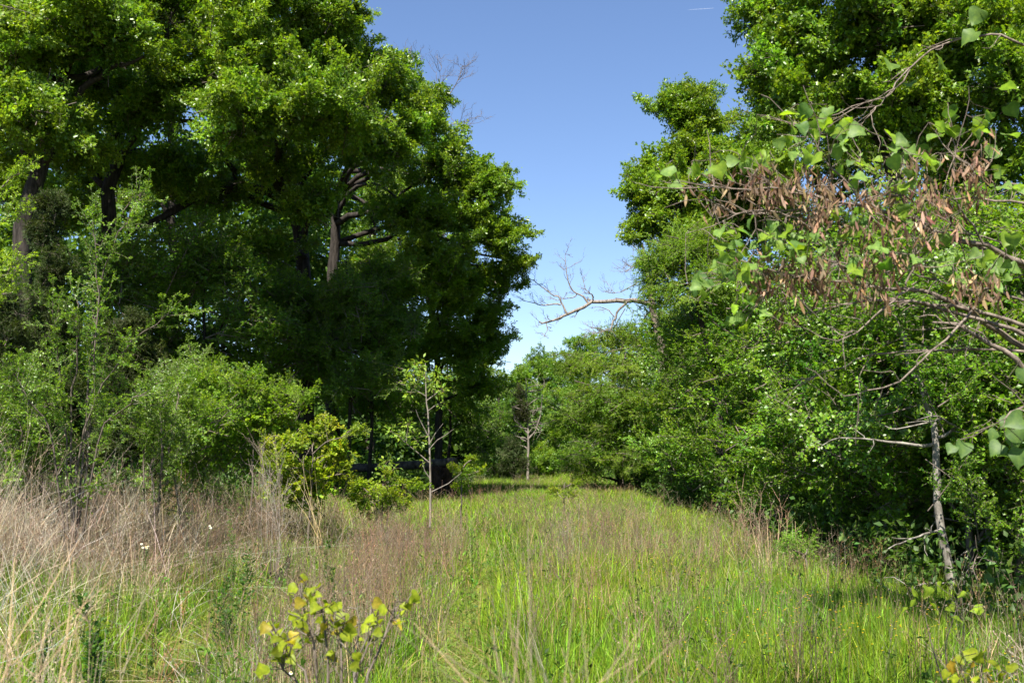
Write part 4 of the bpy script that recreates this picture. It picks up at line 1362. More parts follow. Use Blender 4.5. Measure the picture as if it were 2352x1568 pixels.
LB = 'yellow-green bushes at the left edge of the meadow'
for lab, px, d, kind, tint, seed, bl in (
    ('lime green bush with a long low spray pointing right', 580, 15, 'lime', (0.92, 0.95, 1.0), 321, [(470, 890, 65, 40, 14), (560, 880, 60, 38, 14), (640, 905, 60, 35, 14), (700, 905, 45, 14, 7), (610, 950, 90, 40, 14), (500, 950, 80, 40, 12), (540, 1010, 100, 40, 12)]),
    ('rounded bush of bright yellow-green round leaves left of the sapling', 715, 14.5, 'round', (1.0, 1.0, 1.0), 322, [(745, 985, 44, 20, 8), (680, 1015, 40, 28, 8), (765, 1035, 50, 36, 9), (630, 1065, 44, 30, 8), (710, 1080, 70, 36, 11), (805, 988, 34, 6, 5), (795, 1085, 30, 30, 5), (610, 1010, 24, 22, 4), (700, 1120, 80, 20, 8)]),
    ('low yellow-green bush spreading over the grass at the foot of the sapling', 880, 15.5, 'round', (0.95, 0.98, 1.0), 323, [(815, 1118, 44, 14, 7), (875, 1128, 46, 13, 7), (940, 1112, 36, 9, 6), (885, 1090, 20, 16, 3), (850, 1150, 60, 16, 6), (910, 1155, 44, 14, 5)]),
    ('small lime bush leaning right of the sapling', 1060, 17.5, 'round', (0.85, 0.95, 1.0), 324, [(1088, 1055, 18, 10, 4), (1060, 1082, 30, 12, 4), (1108, 1075, 10, 8, 2), (1040, 1072, 14, 10, 2), (1060, 1115, 34, 14, 4)]),
    ('small yellowish bush alone in the far meadow', 1295, 21, 'round', (0.95, 0.9, 1.0), 325, [(1280, 1128, 22, 9, 5), (1310, 1132, 22, 9, 5), (1320, 1112, 14, 9, 3)]),
    ('small green bush right of the tan grass tuft, against the thicket foot', 1850, 12, 'lime', (0.8, 0.95, 1.0), 326, [(1840, 1260, 50, 30, 8), (1800, 1250, 30, 24, 5)]),
):
    d0 = d
    tree('leafy_bush', lab, 'bush', [G(px, d), W(px, 1120 if d > 14 else 1280, d), W(px + 3, (min(q[1] for q in bl) + 1100) / 2 if d > 14 else 1260, d)], 0.018, 0.006, [B(q[0], q[1], d0 + 0.25 * ((-1) ** k), *q[2:]) for k, q in enumerate(bl)], kind, tint, bark=BARK_TWIG, group=LB, seed=seed, limb_r=0.008, spread=0.16, up=0.5, sides=6, kmin=0.3)


def leafy_sapling(name, label, cat, d, stem, limbs, clusters, lsize, col, r0, seed, group=None, bark=BARK_DEAD):
    r = np.random.default_rng(seed)
    base = G(stem[0][0], d)
    base[2] = float(ground_z(base[0], base[1])) - 0.02
    root = empty(name, base)
    tag(root, label, cat, group)
    mb = MB()
    pts = np.array([base] + [W(x, y, d) for x, y in stem[1:]])
    q, qq = np.linspace(0, 1, len(pts)), np.linspace(0, 1, 14)
    pp = np.stack([np.interp(qq, q, pts[:, s]) for s in range(3)], 1)
    mb.tube(pp, np.linspace(r0, r0 * 0.3, 14), 7)
    mb.build('trunk', [bark], root, True, base)
    for l in limbs:
        mb = MB()
        lp = np.array([W(x, y, d - 0.05 * k) for k, (x, y) in enumerate(l)])
        mb.tube(lp, np.linspace(r0 * 0.5, r0 * 0.15, len(l)), 5)
        mb.build('branch', [bark], root, True, base)
    crown = empty('crown', (0, 0, 0), root)
    for x, y, rad, n in clusters:
        n = int(n * 1.5)
        c = W(x, y, d + r.normal() * 0.2)
        mb = MB()
        rr = M(rad, d)
        pos = c + r.normal(size=(n, 3)) * rr * 0.5
        dr = unit(pos - c + np.array([0, 0, -0.15 * rr]) + r.normal(size=(n, 3)) * rr * 0.3)
        mb.place(LEAF_V, LEAF_F, pos, dr, r.normal(size=(n, 3)) * 0.6 + [0, 0, 1], lsize * r.uniform(0.6, 1.2, n), vary(col, n, r, 0.2, 0.15), 0, wid=lsize * 0.5 * r.uniform(0.7, 1.2, n))
        # the twig that carries the cluster
        s = pp[int(np.argmin(np.linalg.norm(pp - (c - [0, 0, 0.25]), axis=1)))]
        near = [W(a, b, d) for l in limbs for a, b in l]
        for p in near:
            if np.linalg.norm(p - c) < np.linalg.norm(s - c):
                s = p
        for k in range(4):
            mb.tube(curve_path(s if k == 0 else c, pos[k], 4, 0.08, r), np.linspace(0.006, 0.002, 4), 3, (0.2, 0.16, 0.1), 0)
        o = mb.build('leaf_cluster', [FORB], crown, False, base)
        o['kind'] = 'stuff'
    return root


leafy_sapling('sapling', 'slender sapling with pale stem and yellow-green leaf clusters in the meadow', 'sapling', 16.5,
              [(990, 0), (989, 1150), (988, 1060), (983, 944), (979, 923), (977, 834)],
              [[(987, 1063), (958, 1038), (933, 1018), (915, 1000), (900, 992)], [(988, 1029), (1005, 1010), (1022, 1000), (1042, 985)], [(986, 1020), (1000, 995), (1018, 972)], [(983, 1000), (970, 975), (960, 955), (955, 940)], [(982, 945), (998, 932), (1012, 925)], [(980, 920), (1000, 905), (1015, 893)], [(979, 910), (962, 900), (948, 892)], [(933, 1018), (934, 1000), (937, 982)], [(988, 1100), (975, 1080), (970, 1060)], [(990, 1130), (1030, 1110), (1060, 1085)]],
              [(950, 845, 16, 26), (968, 838, 14, 22), (938, 872, 15, 26), (952, 862, 12, 16), (943, 905, 14, 24), (1006, 862, 16, 28), (990, 880, 12, 16), (995, 897, 12, 18), (1018, 900, 14, 24), (1013, 930, 12, 18), (900, 990, 14, 24), (916, 1002, 12, 18), (936, 975, 13, 20), (960, 1012, 14, 22), (975, 1060, 8, 8), (975, 856, 12, 14)], 0.085, (0.17, 0.25, 0.03), 0.022, 331)
leafy_sapling('sapling', 'smaller sapling with drooping yellow-green leaves left of the slender one', 'sapling', 16.0,
              [(893, 0), (892, 1130), (893, 1080), (895, 1055)], [[(892, 1100), (880, 1080), (868, 1065)]],
              [(888, 1062, 14, 18), (905, 1075, 14, 18), (882, 1092, 14, 18), (868, 1070, 10, 10), (900, 1100, 12, 12)], 0.085, (0.16, 0.23, 0.03), 0.01, 332)

# ------------------------------------------------------------------ dead grass stands and stalks
r = np.random.default_rng(401)
temps = []
for k in range(6):
    mb = MB()
    blades(mb, r, 40, 0.18, 0.6, 1.7, 0.0042, 0.75, (0.42, 0.35, 0.265), (0.54, 0.46, 0.365), sd=0.28)
    weed(mb, r, 4, 0.16, 0.8, 1.65, 0.0016, (0.40, 0.325, 0.24), 6, 0, 0.17, True)
    temps.append(mb)


def tall_weight(x, y):
    e = np.exp(-(((x + 5.0) / 1.5) ** 2)) * np.exp(-(((y - 11) / 2.2) ** 2))
    e = np.maximum(e, 0.5 * np.exp(-(((x + 3.9) / 0.7) ** 2)) * np.exp(-(((y - 12.5) / 2.0) ** 2)))
    e = np.maximum(e, 0.3 * np.exp(-(((x + 3.6) / 1.6) ** 2)) * sm(y, 4, 6) * (1 - sm(y, 14, 19)))
    e = np.maximum(e, 0.28 * np.exp(-(((x + 2.6) / 0.7) ** 2)) * sm(y, 3.6, 4.5) * (1 - sm(y, 5.5, 7)))
    return np.clip(e * (0.6 + 0.7 * fbm(x, y, 1.5, 8)) * np.clip(1 - 1.4 * rut(x, y), 0, 1), 0, 1)


x, y = scatter_area(1900, -9, -1.4, 3.6, 19, tall_weight, r)
n = len(x)
tn = np.exp(r.normal(size=(n, 1)) * 0.15) * (1 + 0.05 * r.normal(size=(n, 3)))
h_ = r.uniform(0.5, 1.08, n) * (0.55 + 0.55 * sm(-x, 3.2, 4.8))
scatter('tall_dead_grass', temps, np.stack([x, y, ground_z(x, y)], 1), np.stack([r.normal(size=n) * 0.1, 0.08 + r.normal(size=n) * 0.12, r.uniform(0, 6.28, n)], 1), np.stack([1.1 + 0 * x, 1.1 + 0 * x, h_], 1), tn, [STRAW])


def stalk_clump(label, px, d, n, h0, h1, spread, col, seed, kind='weed', lean=(0, 0), rad=0.003, seeds=True):
    r = np.random.default_rng(seed)
    b = G(px, d)
    b[2] = float(ground_z(b[0], b[1]))
    mb = MB()
    if kind == 'weed':
        weed(mb, r, n, spread, h0, h1, rad, col, 8 if seeds else 16, 0, 0.1 if seeds else 0.035, seeds)
    else:
        blades(mb, r, n, spread, h0, h1, 0.006, 0.35, col, np.asarray(col) * 1.15)
        weed(mb, r, max(2, n // 6), spread, h0 * 0.8, h1, rad, col, 2, 0, 0.1, False)
    for v in mb.v:
        k = v[:, 2:3] ** 1.3
        v[:, 0:1] += lean[0] * k
        v[:, 1:2] += lean[1] * k
    o = mb.build('dry_grass_clump', [STRAW_OWN])
    o.location = b
    tag(o, label, 'dry grass', 'clumps of dead stalks')
    return o


stalk_clump('tall tan stalks standing in front of the round yellow-green bush', 755, 14, 14, 1.2, 1.75, 0.05, (0.52, 0.39, 0.2), 411, 'grass', (-0.08, 0))
stalk_clump('grey dead weed standing between the two yellow-green bushes', 640, 12.5, 22, 1.3, 2.0, 0.07, (0.34, 0.27, 0.21), 412, 'weed', (-0.05, 0))
stalk_clump('tan grass tuft at the foot of the thicket', 1768, 12.2, 40, 0.5, 1.0, 0.2, (0.46, 0.35, 0.22), 413, 'grass')
stalk_clump('reddish brown dead stalks at the thicket edge behind the tan tuft', 1735, 13.6, 26, 0.6, 1.25, 0.22, (0.30, 0.2, 0.14), 414, 'weed')
stalk_clump('fan of dry stalks in the shaded grass below the pale crooked trunk', 2200, 6.4, 22, 0.4, 0.75, 0.03, (0.40, 0.30, 0.19), 415, 'grass')
stalk_clump('tangle of pale dead twigs at the lower right picture edge', 2345, 5.6, 16, 0.3, 0.7, 0.07, (0.42, 0.36, 0.28), 416, 'weed', (-0.25, 0))
stalk_clump('blurred tan weed stalks close to the camera at the bottom centre', 1245, 1.75, 11, 1.0, 1.42, 0.03, (0.34, 0.265, 0.17), 417, 'weed', (0, 0), 0.0019, False)
stalk_clump('blurred weed stalks close to the camera just right of the bottom centre', 1310, 2.1, 8, 0.85, 1.2, 0.04, (0.32, 0.25, 0.16), 418, 'weed', (0.05, 0), 0.0018, False)
stalk_clump('blurred tan weed stalks close to the camera in the lower left corner', 60, 2.4, 26, 0.8, 1.35, 0.13, (0.40, 0.31, 0.2), 419, 'weed', (0, 0), 0.002, False)
stalk_clump('dead weeds beside the left wheel track, near the lower left corner', 120, 4.0, 22, 0.7, 1.15, 0.16, (0.38, 0.30, 0.2), 420, 'weed', (0, 0), 0.002)
for q, (lab, px, d) in enumerate([('dark brown weed stalk at the left end of the shaded grass', 1830, 6.6), ('brown weed stalks in the sunny grass right of the right wheel track', 1520, 7.2), ('dark weed stalks by the bottom edge, right of centre', 1640, 5.4)]):
    stalk_clump(lab, px, d, 7, 0.6, 0.95, 0.05, (0.17, 0.125, 0.085), 430 + q, 'weed', (0, 0), 0.0022)


def forb(label, px, d, top, half, n, col, seed, lsize=0.03):
    """Upright leafy weed, a column of small leaves round a stem."""
    r = np.random.default_rng(seed)
    b = G(px, d)
    b[2] = float(ground_z(b[0], b[1]))
    h = top
    root = empty('leafy_weed', b)
    tag(root, label, 'weed plant', 'upright leafy weeds in the grass')
    for s in range(3):
        e = np.array([r.normal() * half * 0.7, r.normal() * half * 0.7, h * (1.0 - 0.22 * s)])
        pa = curve_path((r.normal() * 0.02, r.normal() * 0.02, 0), e, 8, 0.03, r)
        mb = MB()
        mb.tube(pa, np.linspace(0.005, 0.002, 8), 5, (0.16, 0.14, 0.07))
        mb.build('stem', [FORB], root)
        f = r.uniform(0.25, 1, n) ** 0.8
        pos = np.stack([np.interp(f, np.linspace(0, 1, 8), pa[:, k]) for k in range(3)], 1)
        a = r.uniform(0, 6.28, n)
        dr = np.stack([np.cos(a), np.sin(a), r.uniform(0.3, 1.2, n)], 1)
        pos = pos + dr * [1, 1, 0.4] * (half * (1.15 - f) * r.uniform(0, 1, n))[:, None]
        mb = MB()
        mb.place(LEAF_V, LEAF_F, pos, dr, r.normal(size=(n, 3)) * 0.4 + [0, 0, 1], lsize * r.uniform(0.6, 1.2, n), vary(col, n, r, 0.2), 0, wid=lsize * 0.4)
        o = mb.build('leaves', [FORB], root)
        o['kind'] = 'stuff'


forb('dark green leafy weed standing alone near the lower left corner', 258, 5.0, 1.02, 0.08, 260, (0.04, 0.10, 0.016), 441, 0.042)
forb('slim dark leafy weed among the brown weeds left of centre', 771, 8.0, 0.98, 0.035, 140, (0.045, 0.1, 0.018), 442, 0.035)
forb('bushy dark leafy weed beside the left wheel track', 530, 7.6, 0.95, 0.14, 260, (0.045, 0.1, 0.02), 443, 0.04)
forb('small leafy weed in front of the dead weeds, above the left wheel track', 546, 10.5, 1.15, 0.05, 130, (0.075, 0.15, 0.03), 444)
forb('leafy green weed in the grass below the tall dead grass', 120, 6.5, 0.75, 0.08, 140, (0.07, 0.15, 0.025), 445)


def daisy(label, px, py, d, n, spread, seed):
    r = np.random.default_rng(seed)
    top = W(px, py, d)
    b = np.array([top[0], top[1], float(ground_z(top[0], top[1]))])
    root = empty('daisy_plant', b)
    tag(root, label, 'flower', 'white flowers in the grass')
    for k in range(n):
        e = top - b + r.normal(size=3) * [spread, spread, spread * 0.5]
        mb = MB()
        mb.tube(curve_path((0, 0, 0), e, 6, 0.04, r), 0.0022, 4, (0.13, 0.19, 0.05))
        mb.build('stem', [FORB], root)
        mb = MB()
        a = np.arange(16) * 2 * math.pi / 16
        t_ = r.normal(size=3) * 0.3 + [0, -0.45, 0.8]
        t_ = unit(t_)
        u = unit(np.cross(t_, [1, 0, 0]))
        w = np.cross(t_, u)
        mb.place(LEAF_V, LEAF_F, np.repeat(e[None], 16, 0), np.cos(a)[:, None] * u + np.sin(a)[:, None] * w, t_, 0.012, (0.75, 0.75, 0.7), 0, wid=0.005)
        mb.tube(np.stack([e, e + t_ * 0.004]), [0.006, 0.004], 8, (0.7, 0.48, 0.03), 0, True)
        mb.build('flower_head', [PETAL], root)


daisy('cluster of white daisies in the green grass by the left wheel track', 333, 1255, 9.0, 6, 0.045, 451)
daisy('single white flower above the left wheel track', 485, 1211, 9.5, 2, 0.02, 452)
daisy('single white flower low among the yellow-green seedling leaves', 664, 1541, 5.3, 1, 0.01, 453)

# ------------------------------------------------------------------ near seedlings with large leaves, one object per leaf
BIG = []
for q in range(6):
    r = np.random.default_rng(500 + q)
    mb = MB()
    v = HEART_V.copy()
    v[:, 2] += 0.1 * np.sin(v[:, 1] * (3 + q) + q) * v[:, 0] * 2 - (0.04 + 0.05 * q / 5) * v[:, 1] ** 2 * 2
    v[:, 0] *= 0.92 + 0.12 * r.random()
    # the midrib is a little paler than the blade
    c = np.ones((len(v), 3))
    c[1::3] *= np.array([1.25, 1.15, 1.2])
    mb.add(v, HEART_F, c)
    mb.tube(np.array([[0, -0.35, 0.08], [0, -0.15, 0.03], [0, 0.03, 0]]), 0.012, 3, (1.5, 0.9, 0.8))
    BIG.append(mb.mesh('leaf', [BIGLEAF], True))


def big_leaf(root, p, base, size, d, nrm, col, r, lab=None):
    y = unit(d)
    x = unit(np.cross(y, nrm))
    z = np.cross(x, y)
    o = link_copy(BIG[r.integers(6)], 'leaf', root, np.asarray(p) - base, (x, y, z), size, np.clip(col, 0.005, 0.9))
    if lab:
        o['label'] = lab
    return o


def seedling(label, d, base_px, stems, leaves, size, seed, cols):
    r = np.random.default_rng(seed)
    base = G(base_px, d)
    base[2] = float(ground_z(base[0], base[1]))
    root = empty('redbud_seedling', base)
    tag(root, label, 'seedling', 'yellow-green seedlings near the camera')
    for st in stems:
        mb = MB()
        pts = np.array([base] + [W(x, y, d + 0.03 * k) for k, (x, y) in enumerate(st)])
        q, qq = np.linspace(0, 1, len(pts)), np.linspace(0, 1, 10)
        mb.tube(np.stack([np.interp(qq, q, pts[:, s]) for s in range(3)], 1), np.linspace(0.006, 0.002, 10), 5)
        mb.build('stem', [BARK_TWIG], root, True, base)
    allp = np.array([W(x, y, d) for st in stems for x, y in st])
    tw = MB()
    for x, y in leaves:
        p = W(x, y, d + r.normal() * 0.1)
        dr = unit(r.normal(size=3) * [1, 0.8, 0.4] + [0, -0.2, -0.35])
        nm = unit(r.normal(size=3) * 0.55 + [-0.1, -0.5, 0.8])
        k = size * r.uniform(0.7, 1.15)
        c = np.asarray(cols[0] if r.random() < 0.86 else cols[1]) * math.exp(r.normal() * 0.18)
        big_leaf(root, p - dr * k * 0.5, base, k, dr, nm, c, r)
        s = allp[int(np.argmin(np.linalg.norm(allp - (p - [0, 0, 0.05]), axis=1)))]
        tw.tube(curve_path(s, p - dr * k * 0.8, 4, 0.08, r), 0.002, 3)
    tw.build('twigs', [BARK_TWIG], root, False, base)['kind'] = 'stuff'
    return root


zl = [(430, 430), (560, 310), (650, 440), (555, 590), (690, 560), (760, 490), (850, 590), (890, 690), (720, 650), (770, 800), (580, 790), (480, 830), (230, 850), (130, 900), (300, 960), (230, 1030), (340, 1040), (430, 1060), (980, 820), (1080, 770), (1170, 830), (980, 950), (1130, 920), (1090, 1030), (1360, 800), (1430, 830), (1470, 690), (1540, 690), (1820, 630), (1870, 630), (1920, 530), (1750, 850), (1480, 950), (440, 1290), (230, 1250), (270, 1180), (350, 1170), (40, 1450), (600, 950), (820, 900), (1240, 1260), (660, 700), (900, 1200), (520, 1120), (1010, 620), (790, 1020), (1310, 1040)]
zc = lambda a: [(588 + x / 5.334, 1274 + y / 5.334) for x, y in a]
seedling('yellow-green seedling with broad leaves at the bottom, left of centre', 3.6, 735,
         [zc([(760, 1500), (700, 1000), (560, 600), (560, 320)]), zc([(900, 1450), (850, 1000), (820, 700), (760, 480)]), zc([(700, 1500), (400, 1250), (260, 1050), (160, 900)]), zc([(1050, 1500), (1040, 1000), (1090, 800)]), zc([(1350, 1500), (1560, 1050), (1640, 800), (1720, 630), (1860, 580)]), zc([(1200, 1500), (1380, 1100), (1420, 850), (1500, 700)]), zc([(500, 1550), (330, 1400), (240, 1230)])],
         zc(zl + [(x + 40 * math.cos(k * 1.7), y - 40 + 50 * math.sin(k * 2.3)) for k, (x, y) in enumerate(zl[1::2])] + [(x + 60 * math.sin(k * 3.1), y + 70 + 50 * math.cos(k * 5.3)) for k, (x, y) in enumerate(zl[::2])]), 0.041, 461, [(0.175, 0.23, 0.014), (0.26, 0.23, 0.025)])
lr = [(2185, 1535), (2205, 1515), (2230, 1530), (2250, 1512), (2262, 1540), (2285, 1525), (2215, 1550), (2240, 1560), (2275, 1560), (2190, 1560), (2300, 1550), (2258, 1495), (2170, 1550), (2225, 1500), (2320, 1530)]
seedling('yellow-green seedling with broad leaves at the bottom right', 5.0, 2250, [[(2230, 1620), (2210, 1540)], [(2250, 1620), (2255, 1540), (2258, 1500)], [(2280, 1620), (2290, 1550)]], lr, 0.06, 462, [(0.18, 0.23, 0.014), (0.26, 0.19, 0.02)])
lr = [(2130, 1360), (2095, 1385), (2215, 1367), (2160, 1350), (2105, 1362), (2185, 1395), (2075, 1400), (2200, 1420), (2245, 1400), (2150, 1395)]
seedling('few yellowish broad leaves in the shade by the pale crooked trunk', 6.5, 2150, [[(2140, 1480), (2120, 1390)], [(2170, 1480), (2200, 1390)]], lr, 0.075, 463, [(0.16, 0.25, 0.02), (0.34, 0.33, 0.02)])

# grey forked twig beside the near seedling
r = np.random.default_rng(470)
d = 3.6
o = empty('dead_twig', G(822, d))
tag(o, 'grey forked dead twig sticking up beside the bottom seedling', 'twig')
for pts in ([G(822, d), W(815, 1560, d), W(812, 1510, d), W(790, 1480, d), W(772, 1466, d)], [G(826, d), W(815, 1540, d), W(820, 1485, d), W(826, 1440, d), W(822, 1410, d)], [W(815, 1525, d), W(845, 1460, d - .05), W(852, 1425, d - .08)]):
    mb = MB()
    limb_tree(pts, 0.0035, 0.0015, r, 2, 0.07, 0.2, mb, 1)
    mb.build('twig', [BARK_DEAD], o, False, np.array(o.location))

# ------------------------------------------------------------------ redbud reaching in from the right: limbs, leaves and hanging pods
r = np.random.default_rng(600)
D0 = 4.7
base = np.array([2.95, D0 + 0.3, 0.0])
base[2] = float(ground_z(base[0], base[1])) - 0.02
red = empty('redbud_tree', base)
tag(red, 'redbud reaching in from the right with large heart leaves and brown hanging pods', 'tree')
fork = base + np.array([-0.05, -0.1, 1.3])


def rd(pts, d0, d1):
    return [W(x, y, d0 + (d1 - d0) * k / (len(pts) - 1)) for k, (x, y) in enumerate(pts)]


mb = MB()
tp = np.array([base, base + [0.03, 0, 0.5], base + [-0.02, -0.05, 0.95], fork, fork + [0.05, 0.1, 0.6], fork + [0.2, 0.3, 1.4], fork + [0.25, 0.8, 2.3]])
mb.tube(tp, [0.075, 0.06, 0.055, 0.05, 0.04, 0.03, 0.015], 9)
mb.build('trunk', [BARK_RED], red, True, base)
LIMBS = [
    ([fork + [0, 0, 0.1]] + rd([(2480, 700), (2352, 598), (2250, 558), (2150, 535), (2085, 500), (2040, 485), (1960, 468), (1870, 450), (1790, 442)], 4.8, 4.4), 0.024, 0.006),
    ([fork] + rd([(2500, 720), (2352, 612), (2260, 568), (2170, 540), (2060, 510), (2010, 490)], 4.85, 4.5), 0.016, 0.005),
    ([fork - [0, 0, 0.1]] + rd([(2480, 880), (2352, 795), (2290, 760), (2240, 722), (2180, 690), (2130, 668), (2080, 660), (2030, 664), (1950, 650), (1850, 640), (1740, 610)], 4.8, 4.35), 0.024, 0.005),
    ([fork - [0, 0, 0.05]] + rd([(2480, 800), (2352, 745), (2250, 715), (2160, 700), (2050, 684), (1950, 700), (1860, 720)], 4.7, 4.5), 0.018, 0.004),
    ([fork - [0, 0, 0.15]] + rd([(2480, 860), (2352, 770), (2280, 742), (2180, 712), (2100, 692), (2010, 688), (1930, 700)], 4.75, 4.4), 0.02, 0.004),
    ([fork - [0, 0, 0.2]] + rd([(2480, 830), (2352, 803), (2250, 802), (2150, 800), (2050, 806), (1980, 825), (1900, 852), (1850, 870)], 4.7, 4.9), 0.014, 0.003),
    ([fork + [0, 0, 0.2]] + rd([(2480, 520), (2352, 460), (2260, 457), (2180, 458), (2100, 457), (2060, 450)], 4.6, 4.5), 0.011, 0.003),
    (rd([(2352, 850), (2300, 800), (2240, 770), (2200, 745), (2140, 740)], 4.6, 4.5), 0.02, 0.006),
    (rd([(2250, 690), (2200, 752), (2120, 830), (2040, 890), (1970, 905)], 4.4, 4.2), 0.009, 0.003),
    (rd([(2100, 660), (2050, 690), (1990, 740), (1940, 770)], 4.4, 4.3), 0.008, 0.003),
    (rd([(1990, 475), (1900, 462), (1800, 428), (1700, 440), (1600, 432), (1530, 420)], 4.4, 4.25), 0.008, 0.002),
    (rd([(1960, 468), (1900, 480), (1800, 490), (1720, 492)], 4.4, 4.4), 0.008, 0.002),
    (rd([(1830, 500), (1760, 485), (1690, 488), (1640, 470)], 4.4, 4.3), 0.006, 0.002),
    (rd([(2260, 562), (2230, 520), (2190, 460), (2180, 400), (2200, 330)], 4.6, 4.5), 0.008, 0.003),
    (rd([(2150, 535), (2080, 470), (2060, 410), (2120, 350)], 4.5, 4.5), 0.008, 0.003),
    (rd([(2330, 600), (2300, 560), (2240, 540), (2180, 530)], 4.7, 4.6), 0.007, 0.003),
    (rd([(2352, 690), (2280, 660), (2220, 670), (2130, 640), (2040, 600), (1950, 560)], 4.7, 4.5), 0.009, 0.003),
    (rd([(1990, 480), (1930, 400), (1880, 340), (1850, 290)], 4.4, 4.4), 0.007, 0.002),
    (rd([(2080, 660), (2100, 600), (2110, 560)], 4.4, 4.4), 0.007, 0.003),
    ([tp[4]] + rd([(2480, 190), (2420, 132), (2352, 100), (2290, 82), (2230, 76), (2150, 108), (2100, 148), (2062, 200), (2035, 220), (1990, 235), (1930, 255), (1890, 278)], 5.6, 5.4), 0.013, 0.003),
    (rd([(2100, 148), (2060, 190), (2020, 240), (2000, 255)], 5.4, 5.3), 0.007, 0.003),
    ([tp[2]] + rd([(2470, 960), (2390, 940), (2340, 930), (2310, 960)], 4.2, 3.9), 0.012, 0.004),
]
allp = []
for pts, ra, rb in LIMBS:
    pts = np.asarray(pts, float)
    q = np.linspace(0, 1, len(pts))
    k = max(10, len(pts) * 2)
    qq = np.linspace(0, 1, k)
    pp = np.stack([np.interp(qq, q, pts[:, s]) for s in range(3)], 1)
    pp[1:-1] += r.normal(size=(k - 2, 3)) * 0.006
    mb = MB()
    mb.tube(pp, np.linspace(ra * 0.7, rb * 0.7, k), 6)
    for _ in range(7):
        i = r.integers(k // 3, k)
        tg = unit(pp[i] - pp[i - 1])
        e = pp[i] + unit(tg * 0.8 + r.normal(size=3) * [0.5, 0.5, 0.5]) * r.uniform(0.1, 0.34)
        sp = curve_path(pp[i], e, 5, 0.07, r)
        mb.tube(sp, np.linspace(max(rb * 0.7, 0.003), 0.0012, 5), 4)
        allp.append(sp)
    allp.append(pp)
    mb.build('branch', [BARK_RED], red, True, base)
allp = np.concatenate(allp)

twigs = MB()
LC = [(1850, 292, 60, 26, 15), (1950, 300, 30, 20, 5), (1640, 385, 40, 18, 7), (1525, 402, 22, 14, 3), (1735, 372, 40, 22, 8), (1920, 360, 50, 25, 8), (1820, 340, 30, 22, 5), (2190, 290, 36, 22, 6), (2262, 285, 24, 20, 4), (2105, 345, 50, 25, 6), (2030, 345, 40, 20, 5), (2140, 380, 35, 20, 4), (2335, 435, 18, 25, 4), (2080, 430, 50, 24, 7), (2260, 420, 40, 22, 5), (1790, 540, 40, 22, 7), (1720, 535, 26, 18, 4), (1990, 490, 55, 24, 10), (2085, 488, 28, 18, 4), (1690, 540, 30, 20, 4), (1690, 605, 30, 32, 9), (1640, 650, 45, 28, 10), (1740, 640, 30, 22, 5), (1815, 572, 45, 22, 9), (1900, 556, 40, 24, 6), (1850, 600, 40, 20, 5), (2020, 585, 42, 22, 7), (2070, 610, 30, 20, 4), (2205, 600, 40, 26, 8), (2140, 570, 35, 20, 5), (2300, 640, 40, 24, 7), (2320, 545, 26, 24, 4), (2195, 640, 30, 22, 4), (1730, 705, 40, 22, 6), (1700, 735, 20, 14, 3), (2010, 625, 40, 20, 4), (2270, 590, 30, 20, 4), (1960, 420, 40, 22, 4), (2300, 340, 40, 30, 4), (1560, 420, 18, 10, 2)]
nl = 0
for x, y, rx, ry, n in LC:
    for _ in range(int(n * 1.38)):
        px, py = x + np.clip(r.normal(), -1.6, 1.6) * rx * 0.8, y + np.clip(r.normal(), -1.6, 1.6) * ry * 0.8
        p = W(px, py, 4.42 + (px - 1900) * 0.0004 + r.normal() * 0.14)
        dr = unit(r.normal(size=3) * [0.9, 0.8, 0.45] + [-0.15, -0.2, -0.5])
        nm = unit(r.normal(size=3) * 0.75 + [-0.2, -0.5, 0.75])
        k = 0.064 * r.uniform(0.6, 1.2)
        u = r.random()
        c = np.array((0.14, 0.245, 0.06)) if u < 0.6 else (np.array((0.15, 0.25, 0.025)) if u < 0.88 else np.array((0.08, 0.165, 0.04)))
        q = p - dr * k * 0.5
        big_leaf(red, q, base, k, dr, nm, c * math.exp(r.normal() * 0.12), r)
        s = allp[int(np.argmin(np.linalg.norm(allp - q, axis=1)))]
        twigs.tube(curve_path(s, q - dr * k * 0.33, 4, 0.06, r), 0.0016, 3)
        nl += 1
for x, y, k, dd in ((2330, 985, 0.07, 3.9), (2300, 1020, 0.065, 3.9), (2345, 1030, 0.08, 3.85), (2318, 960, 0.055, 3.95), (2215, 1015, 0.07, 4.1), (2190, 1022, 0.05, 4.1), (2350, 960, 0.08, 3.8), (2349, 845, 0.07, 3.8), (2330, 1000, 0.06, 4.0), (2315, 1040, 0.06, 3.9), (2290, 990, 0.05, 4.0)):
    p = W(x, y, dd)
    dr = unit(r.normal(size=3) * 0.4 + [-0.3, -0.2, -0.8])
    big_leaf(red, p, base, k, dr, unit(r.normal(size=3) * 0.3 + [-0.2, -0.6, 0.8]), np.array((0.08, 0.15, 0.04)), r)
    s = allp[int(np.argmin(np.linalg.norm(allp - p, axis=1)))]
    twigs.tube(curve_path(s, p - dr * 0.03, 4, 0.06, r), 0.002, 3)
# leaves above the picture, which shade the grass below
for _ in range(60):
    p = tp[5] + r.normal(size=3) * [0.55, 0.9, 0.5] + [0.35, 0.3, 0.7]
    big_leaf(red, p, base, 0.1, unit(r.normal(size=3) + [0, 0, -0.6]), unit(r.normal(size=3) * 0.5 + [0, 0, 1]), np.array((0.1, 0.18, 0.04)), r)

crown = empty('crown', (0, 0, 0), red)
fill_crown(crown, base, [((2.5, 5.4, 5.5), (1.0, 0.9, 0.4), 26), ((3.5, 5.6, 5.4), (0.8, 0.8, 0.45), 20), ((4.6, 5.6, 4.4), (0.7, 0.9, 0.6), 10)], 'round', (0.6, 0.8, 1.2), None, r)

